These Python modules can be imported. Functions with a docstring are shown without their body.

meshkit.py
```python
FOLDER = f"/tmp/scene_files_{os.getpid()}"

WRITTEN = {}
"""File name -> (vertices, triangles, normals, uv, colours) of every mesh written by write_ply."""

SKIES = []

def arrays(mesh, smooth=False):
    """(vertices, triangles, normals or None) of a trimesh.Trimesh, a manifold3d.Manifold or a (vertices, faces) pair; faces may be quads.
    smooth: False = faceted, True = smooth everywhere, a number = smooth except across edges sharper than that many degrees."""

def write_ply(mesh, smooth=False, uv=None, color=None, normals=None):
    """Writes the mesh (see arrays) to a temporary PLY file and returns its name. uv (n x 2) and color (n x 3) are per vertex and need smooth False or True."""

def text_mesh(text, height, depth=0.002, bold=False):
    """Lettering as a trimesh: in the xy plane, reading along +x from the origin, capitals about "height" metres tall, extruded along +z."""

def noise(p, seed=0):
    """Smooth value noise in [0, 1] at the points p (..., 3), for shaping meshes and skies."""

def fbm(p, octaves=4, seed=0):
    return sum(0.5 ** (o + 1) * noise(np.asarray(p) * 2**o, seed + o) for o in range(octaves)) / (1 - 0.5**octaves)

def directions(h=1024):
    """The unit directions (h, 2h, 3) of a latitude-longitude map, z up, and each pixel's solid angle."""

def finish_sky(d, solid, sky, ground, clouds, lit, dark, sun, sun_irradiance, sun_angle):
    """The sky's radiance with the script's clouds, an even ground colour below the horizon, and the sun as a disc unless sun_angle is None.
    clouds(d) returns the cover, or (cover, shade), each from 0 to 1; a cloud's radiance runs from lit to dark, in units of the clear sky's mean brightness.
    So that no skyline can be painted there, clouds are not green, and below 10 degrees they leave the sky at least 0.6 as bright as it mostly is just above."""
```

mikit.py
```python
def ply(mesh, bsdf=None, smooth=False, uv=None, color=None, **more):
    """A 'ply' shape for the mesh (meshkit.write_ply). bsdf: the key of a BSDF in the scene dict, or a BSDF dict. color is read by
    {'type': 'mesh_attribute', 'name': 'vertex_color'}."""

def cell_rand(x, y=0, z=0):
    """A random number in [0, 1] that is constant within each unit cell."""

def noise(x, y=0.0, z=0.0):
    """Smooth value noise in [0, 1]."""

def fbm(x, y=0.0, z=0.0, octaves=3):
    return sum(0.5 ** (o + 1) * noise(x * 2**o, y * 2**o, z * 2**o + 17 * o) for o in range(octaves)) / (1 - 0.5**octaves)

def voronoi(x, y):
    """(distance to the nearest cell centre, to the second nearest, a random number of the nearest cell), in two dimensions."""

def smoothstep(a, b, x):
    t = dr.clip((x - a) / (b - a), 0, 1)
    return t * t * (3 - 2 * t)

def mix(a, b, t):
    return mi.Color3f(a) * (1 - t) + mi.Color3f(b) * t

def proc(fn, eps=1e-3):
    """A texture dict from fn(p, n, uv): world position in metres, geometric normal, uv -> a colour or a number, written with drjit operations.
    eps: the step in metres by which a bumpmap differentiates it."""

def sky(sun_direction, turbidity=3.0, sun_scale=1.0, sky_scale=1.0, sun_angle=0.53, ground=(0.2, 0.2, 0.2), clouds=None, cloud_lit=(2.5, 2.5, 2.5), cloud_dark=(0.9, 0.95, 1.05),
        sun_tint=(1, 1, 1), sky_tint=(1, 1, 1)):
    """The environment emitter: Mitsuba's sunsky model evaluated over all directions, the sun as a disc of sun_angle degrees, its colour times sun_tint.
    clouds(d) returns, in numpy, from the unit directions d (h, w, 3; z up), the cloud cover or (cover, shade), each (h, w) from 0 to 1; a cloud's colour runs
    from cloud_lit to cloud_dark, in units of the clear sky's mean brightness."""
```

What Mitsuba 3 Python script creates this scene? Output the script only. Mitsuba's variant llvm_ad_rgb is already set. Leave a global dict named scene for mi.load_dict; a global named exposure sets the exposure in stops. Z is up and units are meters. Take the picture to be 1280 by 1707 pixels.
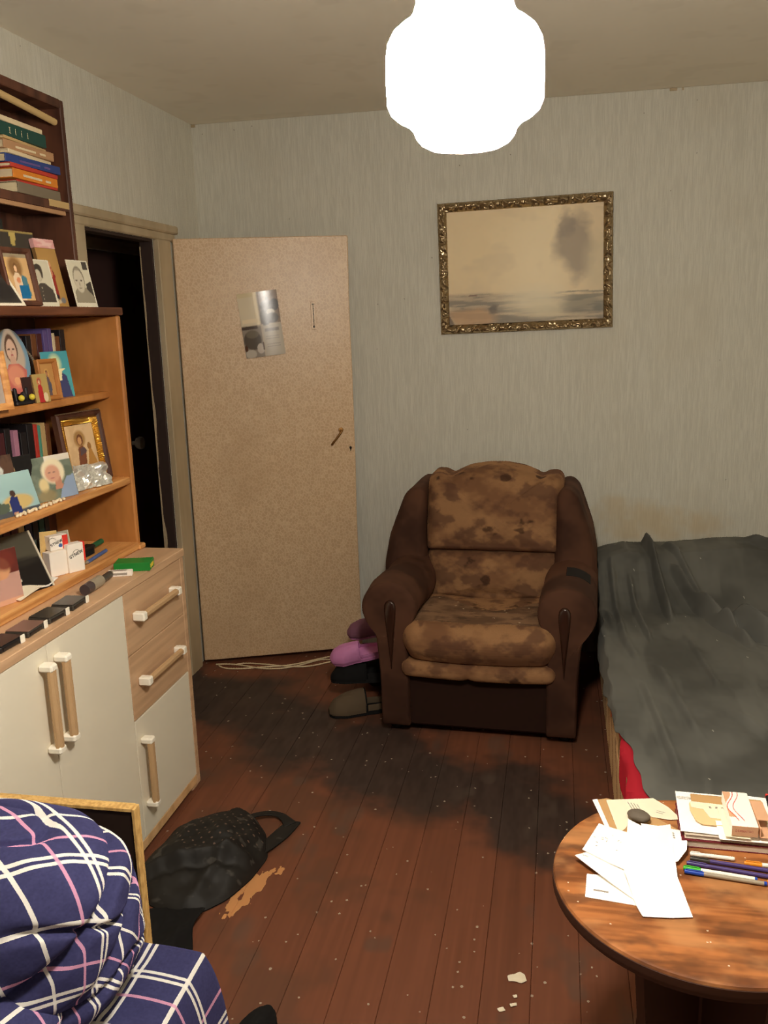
import math, numpy as np, trimesh, drjit as dr, mitsuba as mi
import mikit, meshkit
import manifold3d as m3
from shapely.geometry import Polygon, Point
from shapely import affinity
from mikit import noise, fbm, voronoi, cell_rand, smoothstep, mix, proc

T = mi.ScalarTransform4f
scene, labels = {}, {}
rng = np.random.default_rng(7)

# ---------------------------------------------------------------- camera, light, exposure
YAW, PITCH, ROLL, FPX = math.radians(11.183), math.radians(12.145), math.radians(-1.784), 1489.0
EYE = np.array([0.0, 0.0, 1.6])
_f = np.array([-math.sin(YAW) * math.cos(PITCH), math.cos(YAW) * math.cos(PITCH), -math.sin(PITCH)])
_r = np.cross(_f, [0, 0, 1]); _r /= np.linalg.norm(_r); _u = np.cross(_r, _f)
_u = math.cos(ROLL) * _u - math.sin(ROLL) * _r
scene['camera'] = {'type': 'perspective', 'fov': 2 * math.degrees(math.atan(640 / FPX)), 'fov_axis': 'x', 'near_clip': 0.05, 'far_clip': 30.0,
                   'to_world': T().look_at(origin=EYE.tolist(), target=(EYE + _f).tolist(), up=_u.tolist())}
LAMP = (-0.108, 1.10, 1.789)                 # bottom of the opal shade
LAMP_RADIANCE = [15.0, 14.0, 12.4]
exposure = 4.1

# ---------------------------------------------------------------- helpers
def lin(*c):
    c = np.array(c[0] if len(c) == 1 else c, float) / 255.0
    return np.where(c <= 0.04045, c / 12.92, ((c + 0.055) / 1.055) ** 2.4)

def L(*c):
    return mi.Color3f(*[float(v) for v in lin(*c)])

def mat(name, rgb=None, rough=0.6, tex=None, spec=0.35, metal=0.0, bump=None, bscale=0.001, **kw):
    d = {'type': 'principled', 'base_color': {'type': 'rgb', 'value': [float(v) for v in lin(rgb)]} if tex is None else tex, 'roughness': rough, 'specular': spec, 'metallic': metal, **kw}
    if bump is not None:
        d = {'type': 'bumpmap', 'arbitrary': bump, 'scale': bscale, 'bsdf': d}
    scene['mat_' + name] = {'type': 'twosided', 'bsdf': d}

_used = set()
def new(name):
    k, i = name, 0
    while k in _used:
        i += 1; k = f'{name}_{i:03d}'
    _used.add(k)
    return k

def put(name, mesh, m, parent=None, smooth=False, label=None, cat=None, group=None, kind=None, **kw):
    key = new((parent + '__' if parent else '') + name)
    scene[key] = mikit.ply(mesh, 'mat_' + m, smooth, **kw)
    tag(key, label, cat, group, kind)
    return key

def tag(key, label=None, cat=None, group=None, kind=None):
    d = {k: v for k, v in dict(label=label, category=cat, group=group, kind=kind).items() if v}
    if d: labels[key] = d

def thing(name, label, cat, group=None):
    key = new(name); tag(key, label, cat, group)
    return key

def same(name, key_of, parent):
    """another part that shares a ply dict"""
    key = new(parent + '__' + name); scene[key] = dict(scene[key_of]); return key

def cat_(*ms):
    return trimesh.util.concatenate(list(ms))

def box(x0, x1, y0, y1, z0, z1, c=0.003):
    """box with chamfered edges"""
    c = min(c, (x1 - x0) * .45, (y1 - y0) * .45, (z1 - z0) * .45)
    p = []
    for x, sx in ((x0, 1), (x1, -1)):
        for y, sy in ((y0, 1), (y1, -1)):
            for z, sz in ((z0, 1), (z1, -1)):
                p += [(x, y + sy * c, z + sz * c), (x + sx * c, y, z + sz * c), (x + sx * c, y + sy * c, z)]
    return trimesh.convex.convex_hull(np.array(p))

def place(m, loc=(0, 0, 0), rz=0, ry=0, rx=0):
    m = m.copy()
    M = trimesh.transformations.euler_matrix(rx, ry, rz, 'sxyz'); M[:3, 3] = loc
    m.apply_transform(M); return m

def hull(pts, seg=20):
    """hull of spheres (x, y, z, r)"""
    ms = [m3.Manifold.sphere(p[3], seg).translate(tuple(map(float, p[:3]))) for p in pts]
    h = m3.Manifold.batch_hull(ms)
    q = h.to_mesh()
    return trimesh.Trimesh(q.vert_properties[:, :3], q.tri_verts, process=True)

def tube(pts, r, sides=8, n=None, closed=False):
    """swept round tube through the points, with end caps"""
    p = np.array(pts, float)
    if n:
        t = np.linspace(0, 1, len(p)); s = np.linspace(0, 1, n)
        from scipy.interpolate import CubicSpline
        p = CubicSpline(t, p)(s)
    tn = np.gradient(p, axis=0); tn /= np.linalg.norm(tn, axis=1, keepdims=True) + 1e-12
    a = np.cross(tn, [0, 0, 1.0]); bad = np.linalg.norm(a, axis=1) < .2
    a[bad] = np.cross(tn[bad], [1.0, 0, 0]); a /= np.linalg.norm(a, axis=1, keepdims=True)
    b = np.cross(tn, a); th = np.arange(sides) * 2 * math.pi / sides
    rr = np.broadcast_to(r, (len(p),))[:, None, None]
    v = (p[:, None] + rr * (np.cos(th)[None, :, None] * a[:, None] + np.sin(th)[None, :, None] * b[:, None])).reshape(-1, 3)
    i, j = np.meshgrid(np.arange(len(p) - 1), np.arange(sides), indexing='ij')
    q = np.stack([i * sides + j, i * sides + (j + 1) % sides, (i + 1) * sides + (j + 1) % sides, (i + 1) * sides + j], -1).reshape(-1, 4)
    f = np.vstack([q[:, [0, 1, 2]], q[:, [0, 2, 3]]])
    v = np.vstack([v, p[0], p[-1]]); n0 = len(v) - 2
    k = np.arange(sides); e = (len(p) - 1) * sides
    f = np.vstack([f, np.stack([k * 0 + n0, (k + 1) % sides, k], -1), np.stack([k * 0 + n0 + 1, e + k, e + (k + 1) % sides], -1)])
    m = trimesh.Trimesh(v, f, process=False); m.fix_normals(); return m

def lathe(prof, seg=48):
    return trimesh.creation.revolve(np.array(prof, float), sections=seg)

def loft(outline, levels, axis='y'):
    """closed body from a star-shaped outline (n,2): levels = (scale, offset) from one face to the other; last/first scale may be 0. outline in (x,z), offset along y"""
    o = np.asarray(outline, float); c = o.mean(0); n = len(o); v, f = [], []
    for s, off in levels:
        q = c + (o - c) * s
        v.append(np.stack([q[:, 0], np.full(n, off), q[:, 1]], -1))
    v = np.vstack(v)
    for k in range(len(levels) - 1):
        i = np.arange(n); j = (i + 1) % n
        f += np.stack([k * n + i, k * n + j, (k + 1) * n + j], -1).tolist() + np.stack([k * n + i, (k + 1) * n + j, (k + 1) * n + i], -1).tolist()
    m = trimesh.Trimesh(v, np.array(f), process=True); m.merge_vertices(); m.update_faces(m.nondegenerate_faces())
    # caps
    for k in (0, len(levels) - 1):
        if levels[k][0] > 1e-6:
            i = np.arange(n)
            cv = np.array([[c[0], levels[k][1], c[1]]]); ring = v[k * n:(k + 1) * n]
            cap = trimesh.Trimesh(np.vstack([ring, cv]), np.stack([i, (i + 1) % n, i * 0 + n], -1), process=False)
            m = trimesh.util.concatenate([m, cap])
    m.merge_vertices(); m.fix_normals(); return m

def resample(poly, n, smooth=0):
    p = np.asarray(poly, float); q = np.vstack([p, p[:1]])
    s = np.concatenate([[0], np.cumsum(np.linalg.norm(np.diff(q, axis=0), axis=1))])
    t = np.linspace(0, s[-1], n, endpoint=False)
    r = np.stack([np.interp(t, s, q[:, k]) for k in (0, 1)], -1)
    for _ in range(smooth): r = (np.roll(r, 1, 0) + 2 * r + np.roll(r, -1, 0)) / 4
    return r

def puff(outline, depth, edge=0.05, n=96, smooth=4, back=0.0, power=2.2, rings=14, bulge=0.0):
    """an upholstered cushion: outline in (x,z), front face bulging to -depth (towards -y), back flat at +back"""
    o = resample(outline, n, smooth)
    lv = [(0.0, back), (.6, back), (1.0, back)]
    w = min(np.ptp(o[:, 0]), np.ptp(o[:, 1])) / 2
    for k in range(1, rings + 1):
        a = k / rings * math.pi / 2
        s = 1 - edge / w * (1 - math.cos(a)) ; y = -depth * math.sin(a) ** (2 / power)
        lv.append((s, y))
    s0 = lv[-1][0]
    for k in range(1, 9):
        t = k / 8
        lv.append((s0 * (1 - t), -depth - bulge * (1 - (1 - t) ** 2)))
    return loft(o, lv)

def warp(m, fn):
    m = m.copy(); m.vertices = fn(np.array(m.vertices)); return m

def sheet(poly, z, thick=0.0008, fn=None, step=0.012):
    g = Polygon(poly); m = trimesh.creation.extrude_polygon(g, thick, engine='earcut')
    if fn is not None:
        m = m.subdivide_to_size(step); v = np.array(m.vertices); v[:, 2] += fn(v[:, 0], v[:, 1]); m = trimesh.Trimesh(v, m.faces, process=True)
    m.apply_translation([0, 0, z]); return m

def prism(poly, h, z=0.0):
    m = trimesh.creation.extrude_polygon(poly if hasattr(poly, 'exterior') else Polygon(poly), h, engine='earcut'); m.apply_translation([0, 0, z]); return m

class Art:
    """a flat print in its own unit square: painter's algorithm on the card's own grid"""
    def __init__(s, nu, nv, bg):
        s.u, s.v = np.meshgrid((np.arange(nu)) / (nu - 1), (np.arange(nv)) / (nv - 1)); s.c = np.zeros(s.u.shape + (3,)) + lin(bg)
    def put(s, m, c, a=1.0):
        m = np.clip(m, 0, 1)[..., None] * a; s.c = s.c * (1 - m) + lin(c) * m; return s
    def ell(s, cx, cy, rx, ry, c, a=1.0, soft=.12):
        d = np.hypot((s.u - cx) / rx, (s.v - cy) / ry); return s.put((1 + soft / 2 - d) / soft, c, a)
    def rect(s, x0, y0, x1, y1, c, a=1.0): return s.put(((s.u >= x0) & (s.u <= x1) & (s.v >= y0) & (s.v <= y1)).astype(float), c, a)
    def poly(s, pts, c, a=1.0):
        from matplotlib.path import Path
        return s.put(Path(pts).contains_points(np.stack([s.u.ravel(), s.v.ravel()], -1)).reshape(s.u.shape).astype(float), c, a)
    def blotch(s, c, f=6, th=.55, a=.5, seed=0):
        q = meshkit.fbm(np.stack([s.u * f, s.v * f, 0 * s.u], -1), 4, seed); return s.put((q - th) / .12, c, a)
    def grad(s, c, v0, v1, a=1.0): return s.put((s.v - v0) / (v1 - v0), c, a)

def in_poly(pts, u, v):
    n = len(pts); inside = np.zeros(u.shape, bool)
    for i in range(n):
        (x0, y0), (x1, y1) = pts[i], pts[(i + 1) % n]
        if y0 == y1: continue
        c = ((y0 > v) != (y1 > v)) & (u < (x1 - x0) * (v - y0) / (y1 - y0) + x0)
        inside ^= c
    return inside
Art.poly = lambda s, pts, c, a=1.0: s.put(in_poly(pts, s.u, s.v).astype(float), c, a)

def card(art, w, h, th=0.0015, bend=0.0, back=(215, 205, 185), shape=None):
    """an upright card: lies in local (x right, z up), face to -y, base at z=0, centred in x. Returns (mesh, colours)."""
    nv, nu = art.u.shape
    x, z = (art.u - .5) * w, art.v * h
    if shape is not None: x, z = shape(art.u, art.v, w, h)
    y = bend * (1 - (2 * art.u - 1) ** 2) * -1
    fr = np.stack([x, y, z], -1).reshape(-1, 3); bk = fr + [0, th, 0]
    i, j = np.meshgrid(np.arange(nv - 1), np.arange(nu - 1), indexing='ij'); a = i * nu + j
    q = np.stack([a, a + 1, a + nu + 1, a + nu], -1).reshape(-1, 4); N = nv * nu
    fs = [np.vstack([q[:, [0, 1, 2]], q[:, [0, 2, 3]]]), np.vstack([q[:, [0, 2, 1]], q[:, [0, 3, 2]]]) + N]
    per = np.concatenate([np.arange(nu), np.arange(1, nv) * nu + nu - 1, (nv - 1) * nu + np.arange(nu - 2, -1, -1), np.arange(nv - 2, 0, -1) * nu])
    nx = np.roll(per, -1); M = len(per)
    v = np.vstack([fr, bk, fr[per], bk[per]]); s = 2 * N; k = np.arange(M); k2 = (k + 1) % M
    fs += [np.stack([s + k, s + M + k2, s + k2], -1), np.stack([s + k, s + M + k, s + M + k2], -1)]
    col = np.vstack([art.c.reshape(-1, 3), np.tile(lin(back), (N + 2 * M, 1))])
    return trimesh.Trimesh(v, np.vstack(fs), process=False), col

def stand(m, loc, yaw=0.0, lean=0.0, roll=0.0):
    """local card -> world: yaw turns its face (0: towards -y; 90: towards +x), lean tips the top backwards"""
    q = place(m, rx=-lean); q = place(q, ry=roll) if roll else q
    return place(q, loc, rz=math.radians(yaw))

def put_card(name, art, w, h, loc, yaw, lean, label, cat, parent=None, th=0.0015, bend=0.0, back=(215, 205, 185), roll=0.0, shape=None, group=None, m='print'):
    g, col = card(art, w, h, th, bend, back, shape)
    return put(name, stand(g, loc, yaw, lean, roll), m, parent, False, label, cat, group, color=col)

def frame_mesh(w, h, fw, prof, nseg=1, relief=None):
    """mitred picture frame in (x,z), face to -y; w,h outer size, base z=0. prof: (inset 0..1 of fw, -y height)"""
    out = []
    prof = np.array(prof, float); per = []
    cs = [(-w / 2, 0), (w / 2, 0), (w / 2, h), (-w / 2, h)]; cd = [(1, 1), (-1, 1), (-1, -1), (1, -1)]
    for k in range(4):
        n = nseg if nseg == 1 else max(2, int(nseg * (w if k % 2 == 0 else h) / (w + h)))
        for i in range(n):
            t = i / n
            p = np.array(cs[k]) * (1 - t) + np.array(cs[(k + 1) % 4]) * t; d = np.array(cd[k]) * (1 - t) + np.array(cd[(k + 1) % 4]) * t
            per.append((p, d))
    P = np.array([[[p[0] + d[0] * fw * a, -b, p[1] + d[1] * fw * a] for a, b in prof] for p, d in per])
    if relief is not None:
        P[..., 1] -= relief(P) * (np.sin(np.linspace(0, math.pi, len(prof)))[None] ** .5)
    n, k = P.shape[:2]; v = P.reshape(-1, 3); i, j = np.meshgrid(np.arange(n), np.arange(k), indexing='ij')
    i2, j2 = (i + 1) % n, (j + 1) % k
    q = np.stack([i * k + j, i2 * k + j, i2 * k + j2, i * k + j2], -1).reshape(-1, 4)
    m = trimesh.Trimesh(v, np.vstack([q[:, [0, 1, 2]], q[:, [0, 2, 3]]]), process=False); m.fix_normals(); return m

# ---------------------------------------------------------------- materials
def wallpaper(p, n, uv):
    s = p.x + p.y
    a = fbm(s * 420, p.z * 22, 1.0, octaves=2); b = fbm(s * 90, p.z * 9, 5.0, octaves=2)
    st = fbm(s * 2.2, p.z * 2.0, 9.0, octaves=3)
    c = mix(L(198, 195, 182), L(211, 208, 195), smoothstep(.25, .8, a * .6 + b * .4))
    g = smoothstep(.55, .75, st) * .22
    c = mix(c, L(196, 187, 166), g)
    # grease marks on the paper above the bed
    d = dr.sqrt(dr.square((p.x - .42) / .35) + dr.square((p.z - .66) / .13))
    q = smoothstep(1.0, .2, d + (fbm(p.x * 12, p.z * 12, 3.0) - .5) * 1.2) * .45
    c = mix(c, L(190, 162, 112), q)
    sp = voronoi(s * 5.0, p.z * 5.0)
    return mix(c, L(80, 66, 50), dr.select((sp[0] < .012) & (sp[2] > .8), .6, 0.))
def paper_relief(p, n, uv):
    s = p.x + p.y
    return fbm(s * 300, p.z * 18, 1.0, octaves=2)
mat('wallpaper', rough=.85, tex=proc(wallpaper), spec=.2, bump=proc(paper_relief, .002), bscale=.0004)
def ceil_tex(p, n, uv):
    c = mix(L(196, 188, 170), L(206, 198, 181), fbm(p.x * 2.5, p.y * 2.5, 0.))
    return mix(c, L(172, 162, 142), smoothstep(.62, .8, fbm(p.x * 9, p.y * 9, 4.)) * .15)
mat('ceiling_paint', rough=.95, tex=proc(ceil_tex), spec=.1)

def floor_tex(p, n, uv):
    x, y = p.x, p.y
    plank = cell_rand(dr.floor((x + 3.0) / .118), 3, 1)
    g = fbm(x * 60, y * 3, plank * 30, octaves=3)
    c = mix(L(98, 58, 40), L(124, 74, 52), g * .75 + plank * .25)
    w = fbm(x * 4.5, y * 4.5, 2., octaves=4)
    c = mix(c, L(92, 62, 46), smoothstep(.5, .68, w) * .6)
    # trodden path from the doorway to the armchair, paint worn to grey
    yc = 3.45 - (x + 1.5) * .52
    d = dr.abs(y - yc) / .30
    k = smoothstep(1.25, .45, d + (fbm(x * 7, y * 7, 8., octaves=4) - .5) * 1.4) * smoothstep(.32, -.05, x + (w - .5) * .5)
    c = mix(c, mix(L(42, 36, 33), L(62, 52, 47), fbm(x * 40, y * 12, 6.)), k * .9)
    # grey scuffs
    s2 = smoothstep(.66, .8, fbm(x * 9, y * 5, 21., octaves=3)); c = mix(c, L(84, 72, 62), s2 * .45)
    # bare wood where the paint has peeled off
    e = dr.square((x + .850 - (y - 2.18) * .25) / .034) + dr.square((y - 2.18) / .12)
    pe = e + (fbm(x * 55, y * 22, 3., octaves=4) - .42) * 4.5
    c = mix(c, L(196, 138, 88), dr.select(pe < 1.0, 1., 0.))
    # paint drips
    v = voronoi(x * 26, y * 22)
    c = mix(c, L(190, 176, 156), dr.select((v[0] < .16 * fbm(x * 60, y * 60, 1.) * v[2]) & (v[2] > .88), .6, 0.))
    return c
def floor_rough(p, n, uv):
    return .42 + .35 * fbm(p.x * 6, p.y * 6, 3.)
mat('floor_paint', rough=proc(floor_rough), tex=proc(floor_tex), spec=.35)

def woodtex(a, b, fx, fy, fz, wear=None):
    a, b = [float(v) for v in lin(a)], [float(v) for v in lin(b)]
    def fn(p, n, uv):
        g = fbm(p.x * fx, p.y * fy, p.z * fz, octaves=4)
        c = mix(a, b, smoothstep(.25, .75, g))
        return c
    return proc(fn)
mat('light_oak', rough=.5, tex=woodtex((186, 150, 116), (202, 166, 130), 30, 4, 60), spec=.3)
mat('light_oak_edge', rough=.5, tex=woodtex((196, 156, 108), (218, 178, 130), 30, 30, 6), spec=.3)
mat('amber_wood', rough=.34, tex=woodtex((158, 100, 48), (186, 124, 66), 18, 18, 5), spec=.45)
mat('amber_wood_light', rough=.4, tex=woodtex((184, 122, 66), (216, 160, 98), 40, 5, 60), spec=.4)
mat('dark_wood', rough=.45, tex=woodtex((64, 38, 28), (92, 56, 40), 30, 30, 5), spec=.35)
mat('top_wood', rough=.45, tex=woodtex((84, 46, 28), (112, 66, 42), 40, 5, 40), spec=.35)
mat('white_laminate', (222, 214, 194), .45)
mat('white_plastic', (236, 230, 214), .4)
mat('handle_wood', (186, 152, 112), .5)
mat('door_frame_paint', rough=.5, tex=woodtex((166, 148, 118), (186, 168, 138), 12, 12, 2), spec=.3)
mat('night_window_wall', (64, 52, 44), .9)
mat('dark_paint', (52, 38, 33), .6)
mat('hall_door', (104, 74, 68), .5)
mat('hall_trim', (232, 224, 208), .5)
mat('hall_wall', (196, 178, 150), .8)
mat('gap_dark', (18, 13, 10), .9)
def foil(p, n, uv):
    s = p.x * 1.02 + p.y * .2
    v = voronoi(s * 70, p.z * 60)
    e = v[1] - v[0]
    c = mix(L(216, 186, 150), L(196, 162, 124), smoothstep(.02, .30, e) * .75)
    c = mix(c, L(226, 200, 166), smoothstep(.5, .8, v[2]) * .25)
    return mix(c, L(186, 152, 116), smoothstep(.5, .75, fbm(s * 3, p.z * 3, 1.)) * .3)
mat('door_foil', rough=.36, tex=proc(foil), spec=.4)
mat('brass', (150, 110, 62), .4, metal=.9)
mat('dark_metal', (92, 72, 54), .45, metal=.6)
mat('print', rough=.5, tex={'type': 'mesh_attribute', 'name': 'vertex_color'}, spec=.4)
mat('print_gloss', rough=.22, tex={'type': 'mesh_attribute', 'name': 'vertex_color'}, spec=.5)
mat('gilt', (168, 148, 116), .24, metal=.9, spec=.5)
mat('gilt_bright', (206, 160, 70), .3, metal=.85)
mat('paper_white', (246, 243, 235), .8, spec=.15)
mat('paper_cream', (232, 220, 194), .8, spec=.15)
mat('kraft', (186, 146, 98), .8, spec=.15)

def plush(p, n, uv):
    a = fbm(p.x * 9, p.y * 9, p.z * 11, octaves=4); b = fbm(p.x * 16, p.y * 16 + 7, p.z * 17, octaves=4)
    c = mix(L(116, 82, 58), L(150, 112, 78), smoothstep(.35, .6, a))
    c = mix(c, L(80, 54, 44), smoothstep(.46, .64, b) * .7)
    c = mix(c, L(50, 32, 26), smoothstep(.66, .75, fbm(p.x * 14, p.y * 14, p.z * 15 + 9, octaves=4)) * .8)
    return mix(c, L(116, 80, 52), fbm(p.x * 300, p.y * 300, p.z * 300, octaves=2) * .25)
def fuzz(p, n, uv):
    return fbm(p.x * 500, p.y * 500, p.z * 500, octaves=2)
mat('mottled_plush', rough=.9, tex=proc(plush), spec=.1, bump=proc(fuzz, .001), bscale=.0006, sheen=.3)
def seatplush(p, n, uv):
    a = fbm(p.x * 12, p.y * 12, p.z * 12, octaves=4)
    c = mix(L(96, 72, 54), L(128, 98, 74), smoothstep(.35, .65, a))
    c = mix(c, L(66, 48, 38), smoothstep(.55, .7, fbm(p.x * 20, p.y * 30, 3., octaves=3)) * .5)
    v = voronoi(p.x * 30, p.y * 30)
    c = mix(c, L(205, 185, 160), dr.select((v[0] < .13) & (v[2] > .93), .7, 0.))
    # the front roll keeps its mottled brown
    return c
mat('worn_seat', rough=.9, tex=proc(seatplush), spec=.1, bump=proc(fuzz, .001), bscale=.0006, sheen=.2)
def velour(p, n, uv):
    a = fbm(p.x * 7, p.y * 7, p.z * 7, octaves=4)
    c = mix(L(58, 37, 28), L(82, 54, 40), smoothstep(.3, .7, a))
    v = voronoi(p.x * 24 + p.y * 9, p.z * 24)
    return mix(c, L(150, 120, 92), dr.select((v[0] < .05) & (v[2] > .98), .4, 0.))
mat('brown_velour', rough=.85, tex=proc(velour), spec=.12, sheen=.4, bump=proc(fuzz, .001), bscale=.0005)
mat('base_velour', (44, 27, 21), .9, spec=.1)
mat('dark_gloss_wood', (46, 26, 18), .18, spec=.5)
mat('black_plastic', (20, 18, 17), .4)
mat('patch_black', (26, 22, 20), .9)

def sheetcloth(p, n, uv):
    a = fbm(p.x * 5, p.y * 5, p.z * 5, octaves=4)
    c = mix(L(76, 76, 72), L(98, 98, 93), smoothstep(.3, .7, a))
    c = mix(c, L(112, 112, 106), smoothstep(.56, .72, fbm(p.x * 14, p.y * 3, 2., octaves=3)) * .35)
    v = voronoi(p.x * 18 + p.y * 4, p.y * 7)
    return mix(c, L(190, 188, 178), dr.select((v[0] < .04) & (v[2] > .9), .5, 0.))
mat('grey_sheet', rough=.75, tex=proc(sheetcloth), spec=.2, sheen=.2)
mat('red_cloth', (172, 34, 48), .85, spec=.15, sheen=.3)
mat('peach_cloth', (186, 104, 74), .85, spec=.15)
def bedside(p, n, uv):
    d = dr.abs(dr.sin(p.y * 14 + dr.sin(p.z * 16) * 1.2))
    c = mix(L(150, 116, 82), L(196, 160, 118), smoothstep(.2, .5, d))
    return mix(c, L(120, 92, 66), fbm(p.y * 40, p.z * 40, 1.) * .3)
mat('bed_fabric', rough=.85, tex=proc(bedside), spec=.12)

def tabletop(p, n, uv):
    g = fbm(p.x * 5, p.y * 55, p.z * 30, octaves=4)
    c = mix(L(112, 64, 32), L(168, 104, 56), smoothstep(.25, .75, g))
    w = fbm(p.x * 14, p.y * 18, 3., octaves=4)
    c = mix(c, L(186, 132, 82), smoothstep(.45, .75, w) * .5)
    c = mix(c, L(74, 46, 30), smoothstep(.50, .75, fbm(p.x * 14, p.y * 26, 11., octaves=4)) * .55)
    v = voronoi(p.x * 40, p.y * 40)
    return mix(c, L(226, 206, 180), dr.select((v[0] < .07) & (v[2] > .93), .6, 0.))
def tablerough(p, n, uv): return .35 + .4 * fbm(p.x * 14, p.y * 18, 3.)
mat('worn_tabletop', rough=proc(tablerough), tex=proc(tabletop), spec=.35)
mat('table_wood', (58, 34, 23), .45)

def plaid(p, n, uv):
    u, v = uv.x, uv.y
    n1 = fbm(p.x * 250, p.y * 250, p.z * 250, octaves=2)
    c = mix(L(44, 44, 80), L(64, 64, 104), n1 * .7 + fbm(p.x * 5, p.y * 5, p.z * 5) * .3)
    def band(t, at, w):
        d = dr.abs(t - dr.floor(t / .235) * .235 - at)
        return dr.select(dr.minimum(d, .235 - d) < w, 1., 0.)
    def lines(t):
        wht = dr.maximum(band(t, .128, .0036), band(t, .142, .0036)); pk = band(t, .080, .0034); w1 = band(t, .004, .0038)
        return wht, pk, w1
    for t in (u, v):
        a, b, d = lines(t)
        c = mix(c, L(206, 148, 178), b * .85); c = mix(c, L(226, 222, 214), dr.maximum(a, d) * .92)
    return c
mat('plaid_cotton', rough=.85, tex=proc(plaid), spec=.15, sheen=.3)
mat('couch_fabric', (176, 146, 104), .9)
mat('board_dark', (40, 27, 20), .5)
mat('board_edge', rough=.7, tex=woodtex((176, 136, 78), (206, 168, 104), 200, 200, 60))
def bagtex(p, n, uv):
    c = mix(L(20, 18, 17), L(38, 35, 32), fbm(p.x * 14, p.y * 14, p.z * 14, octaves=4))
    a = (p.x * .8 + p.y * .6) / .026; b = (-p.x * .6 + p.y * .8) / .026
    fa, fb = a - dr.floor(a) - .5, b - dr.floor(b) - .5
    hole = dr.sqrt(fa * fa + fb * fb) < .13
    reg = dr.square((p.x + 1.02) / .13) + dr.square((p.y - 2.36) / .13) + (cell_rand(dr.floor(a), dr.floor(b), 2) - .5) * .5 < 1.0
    c = mix(c, L(104, 84, 72), dr.select(hole & reg, .8, 0.))
    return mix(c, L(90, 86, 80), smoothstep(.64, .76, fbm(p.x * 26, p.y * 40, p.z * 30, octaves=3)) * .35)
mat('black_bag_cloth', rough=.6, tex=proc(bagtex), spec=.3)
mat('black_cloth', (24, 23, 23), .85, spec=.15)
mat('pink_rubber', (206, 132, 182), .6)
mat('mauve_rubber', (128, 84, 104), .7)
mat('teal_rubber', (96, 140, 118), .6)
mat('olive_felt', (92, 78, 62), .9, spec=.1)
mat('cable_white', (214, 196, 158), .5)
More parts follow.
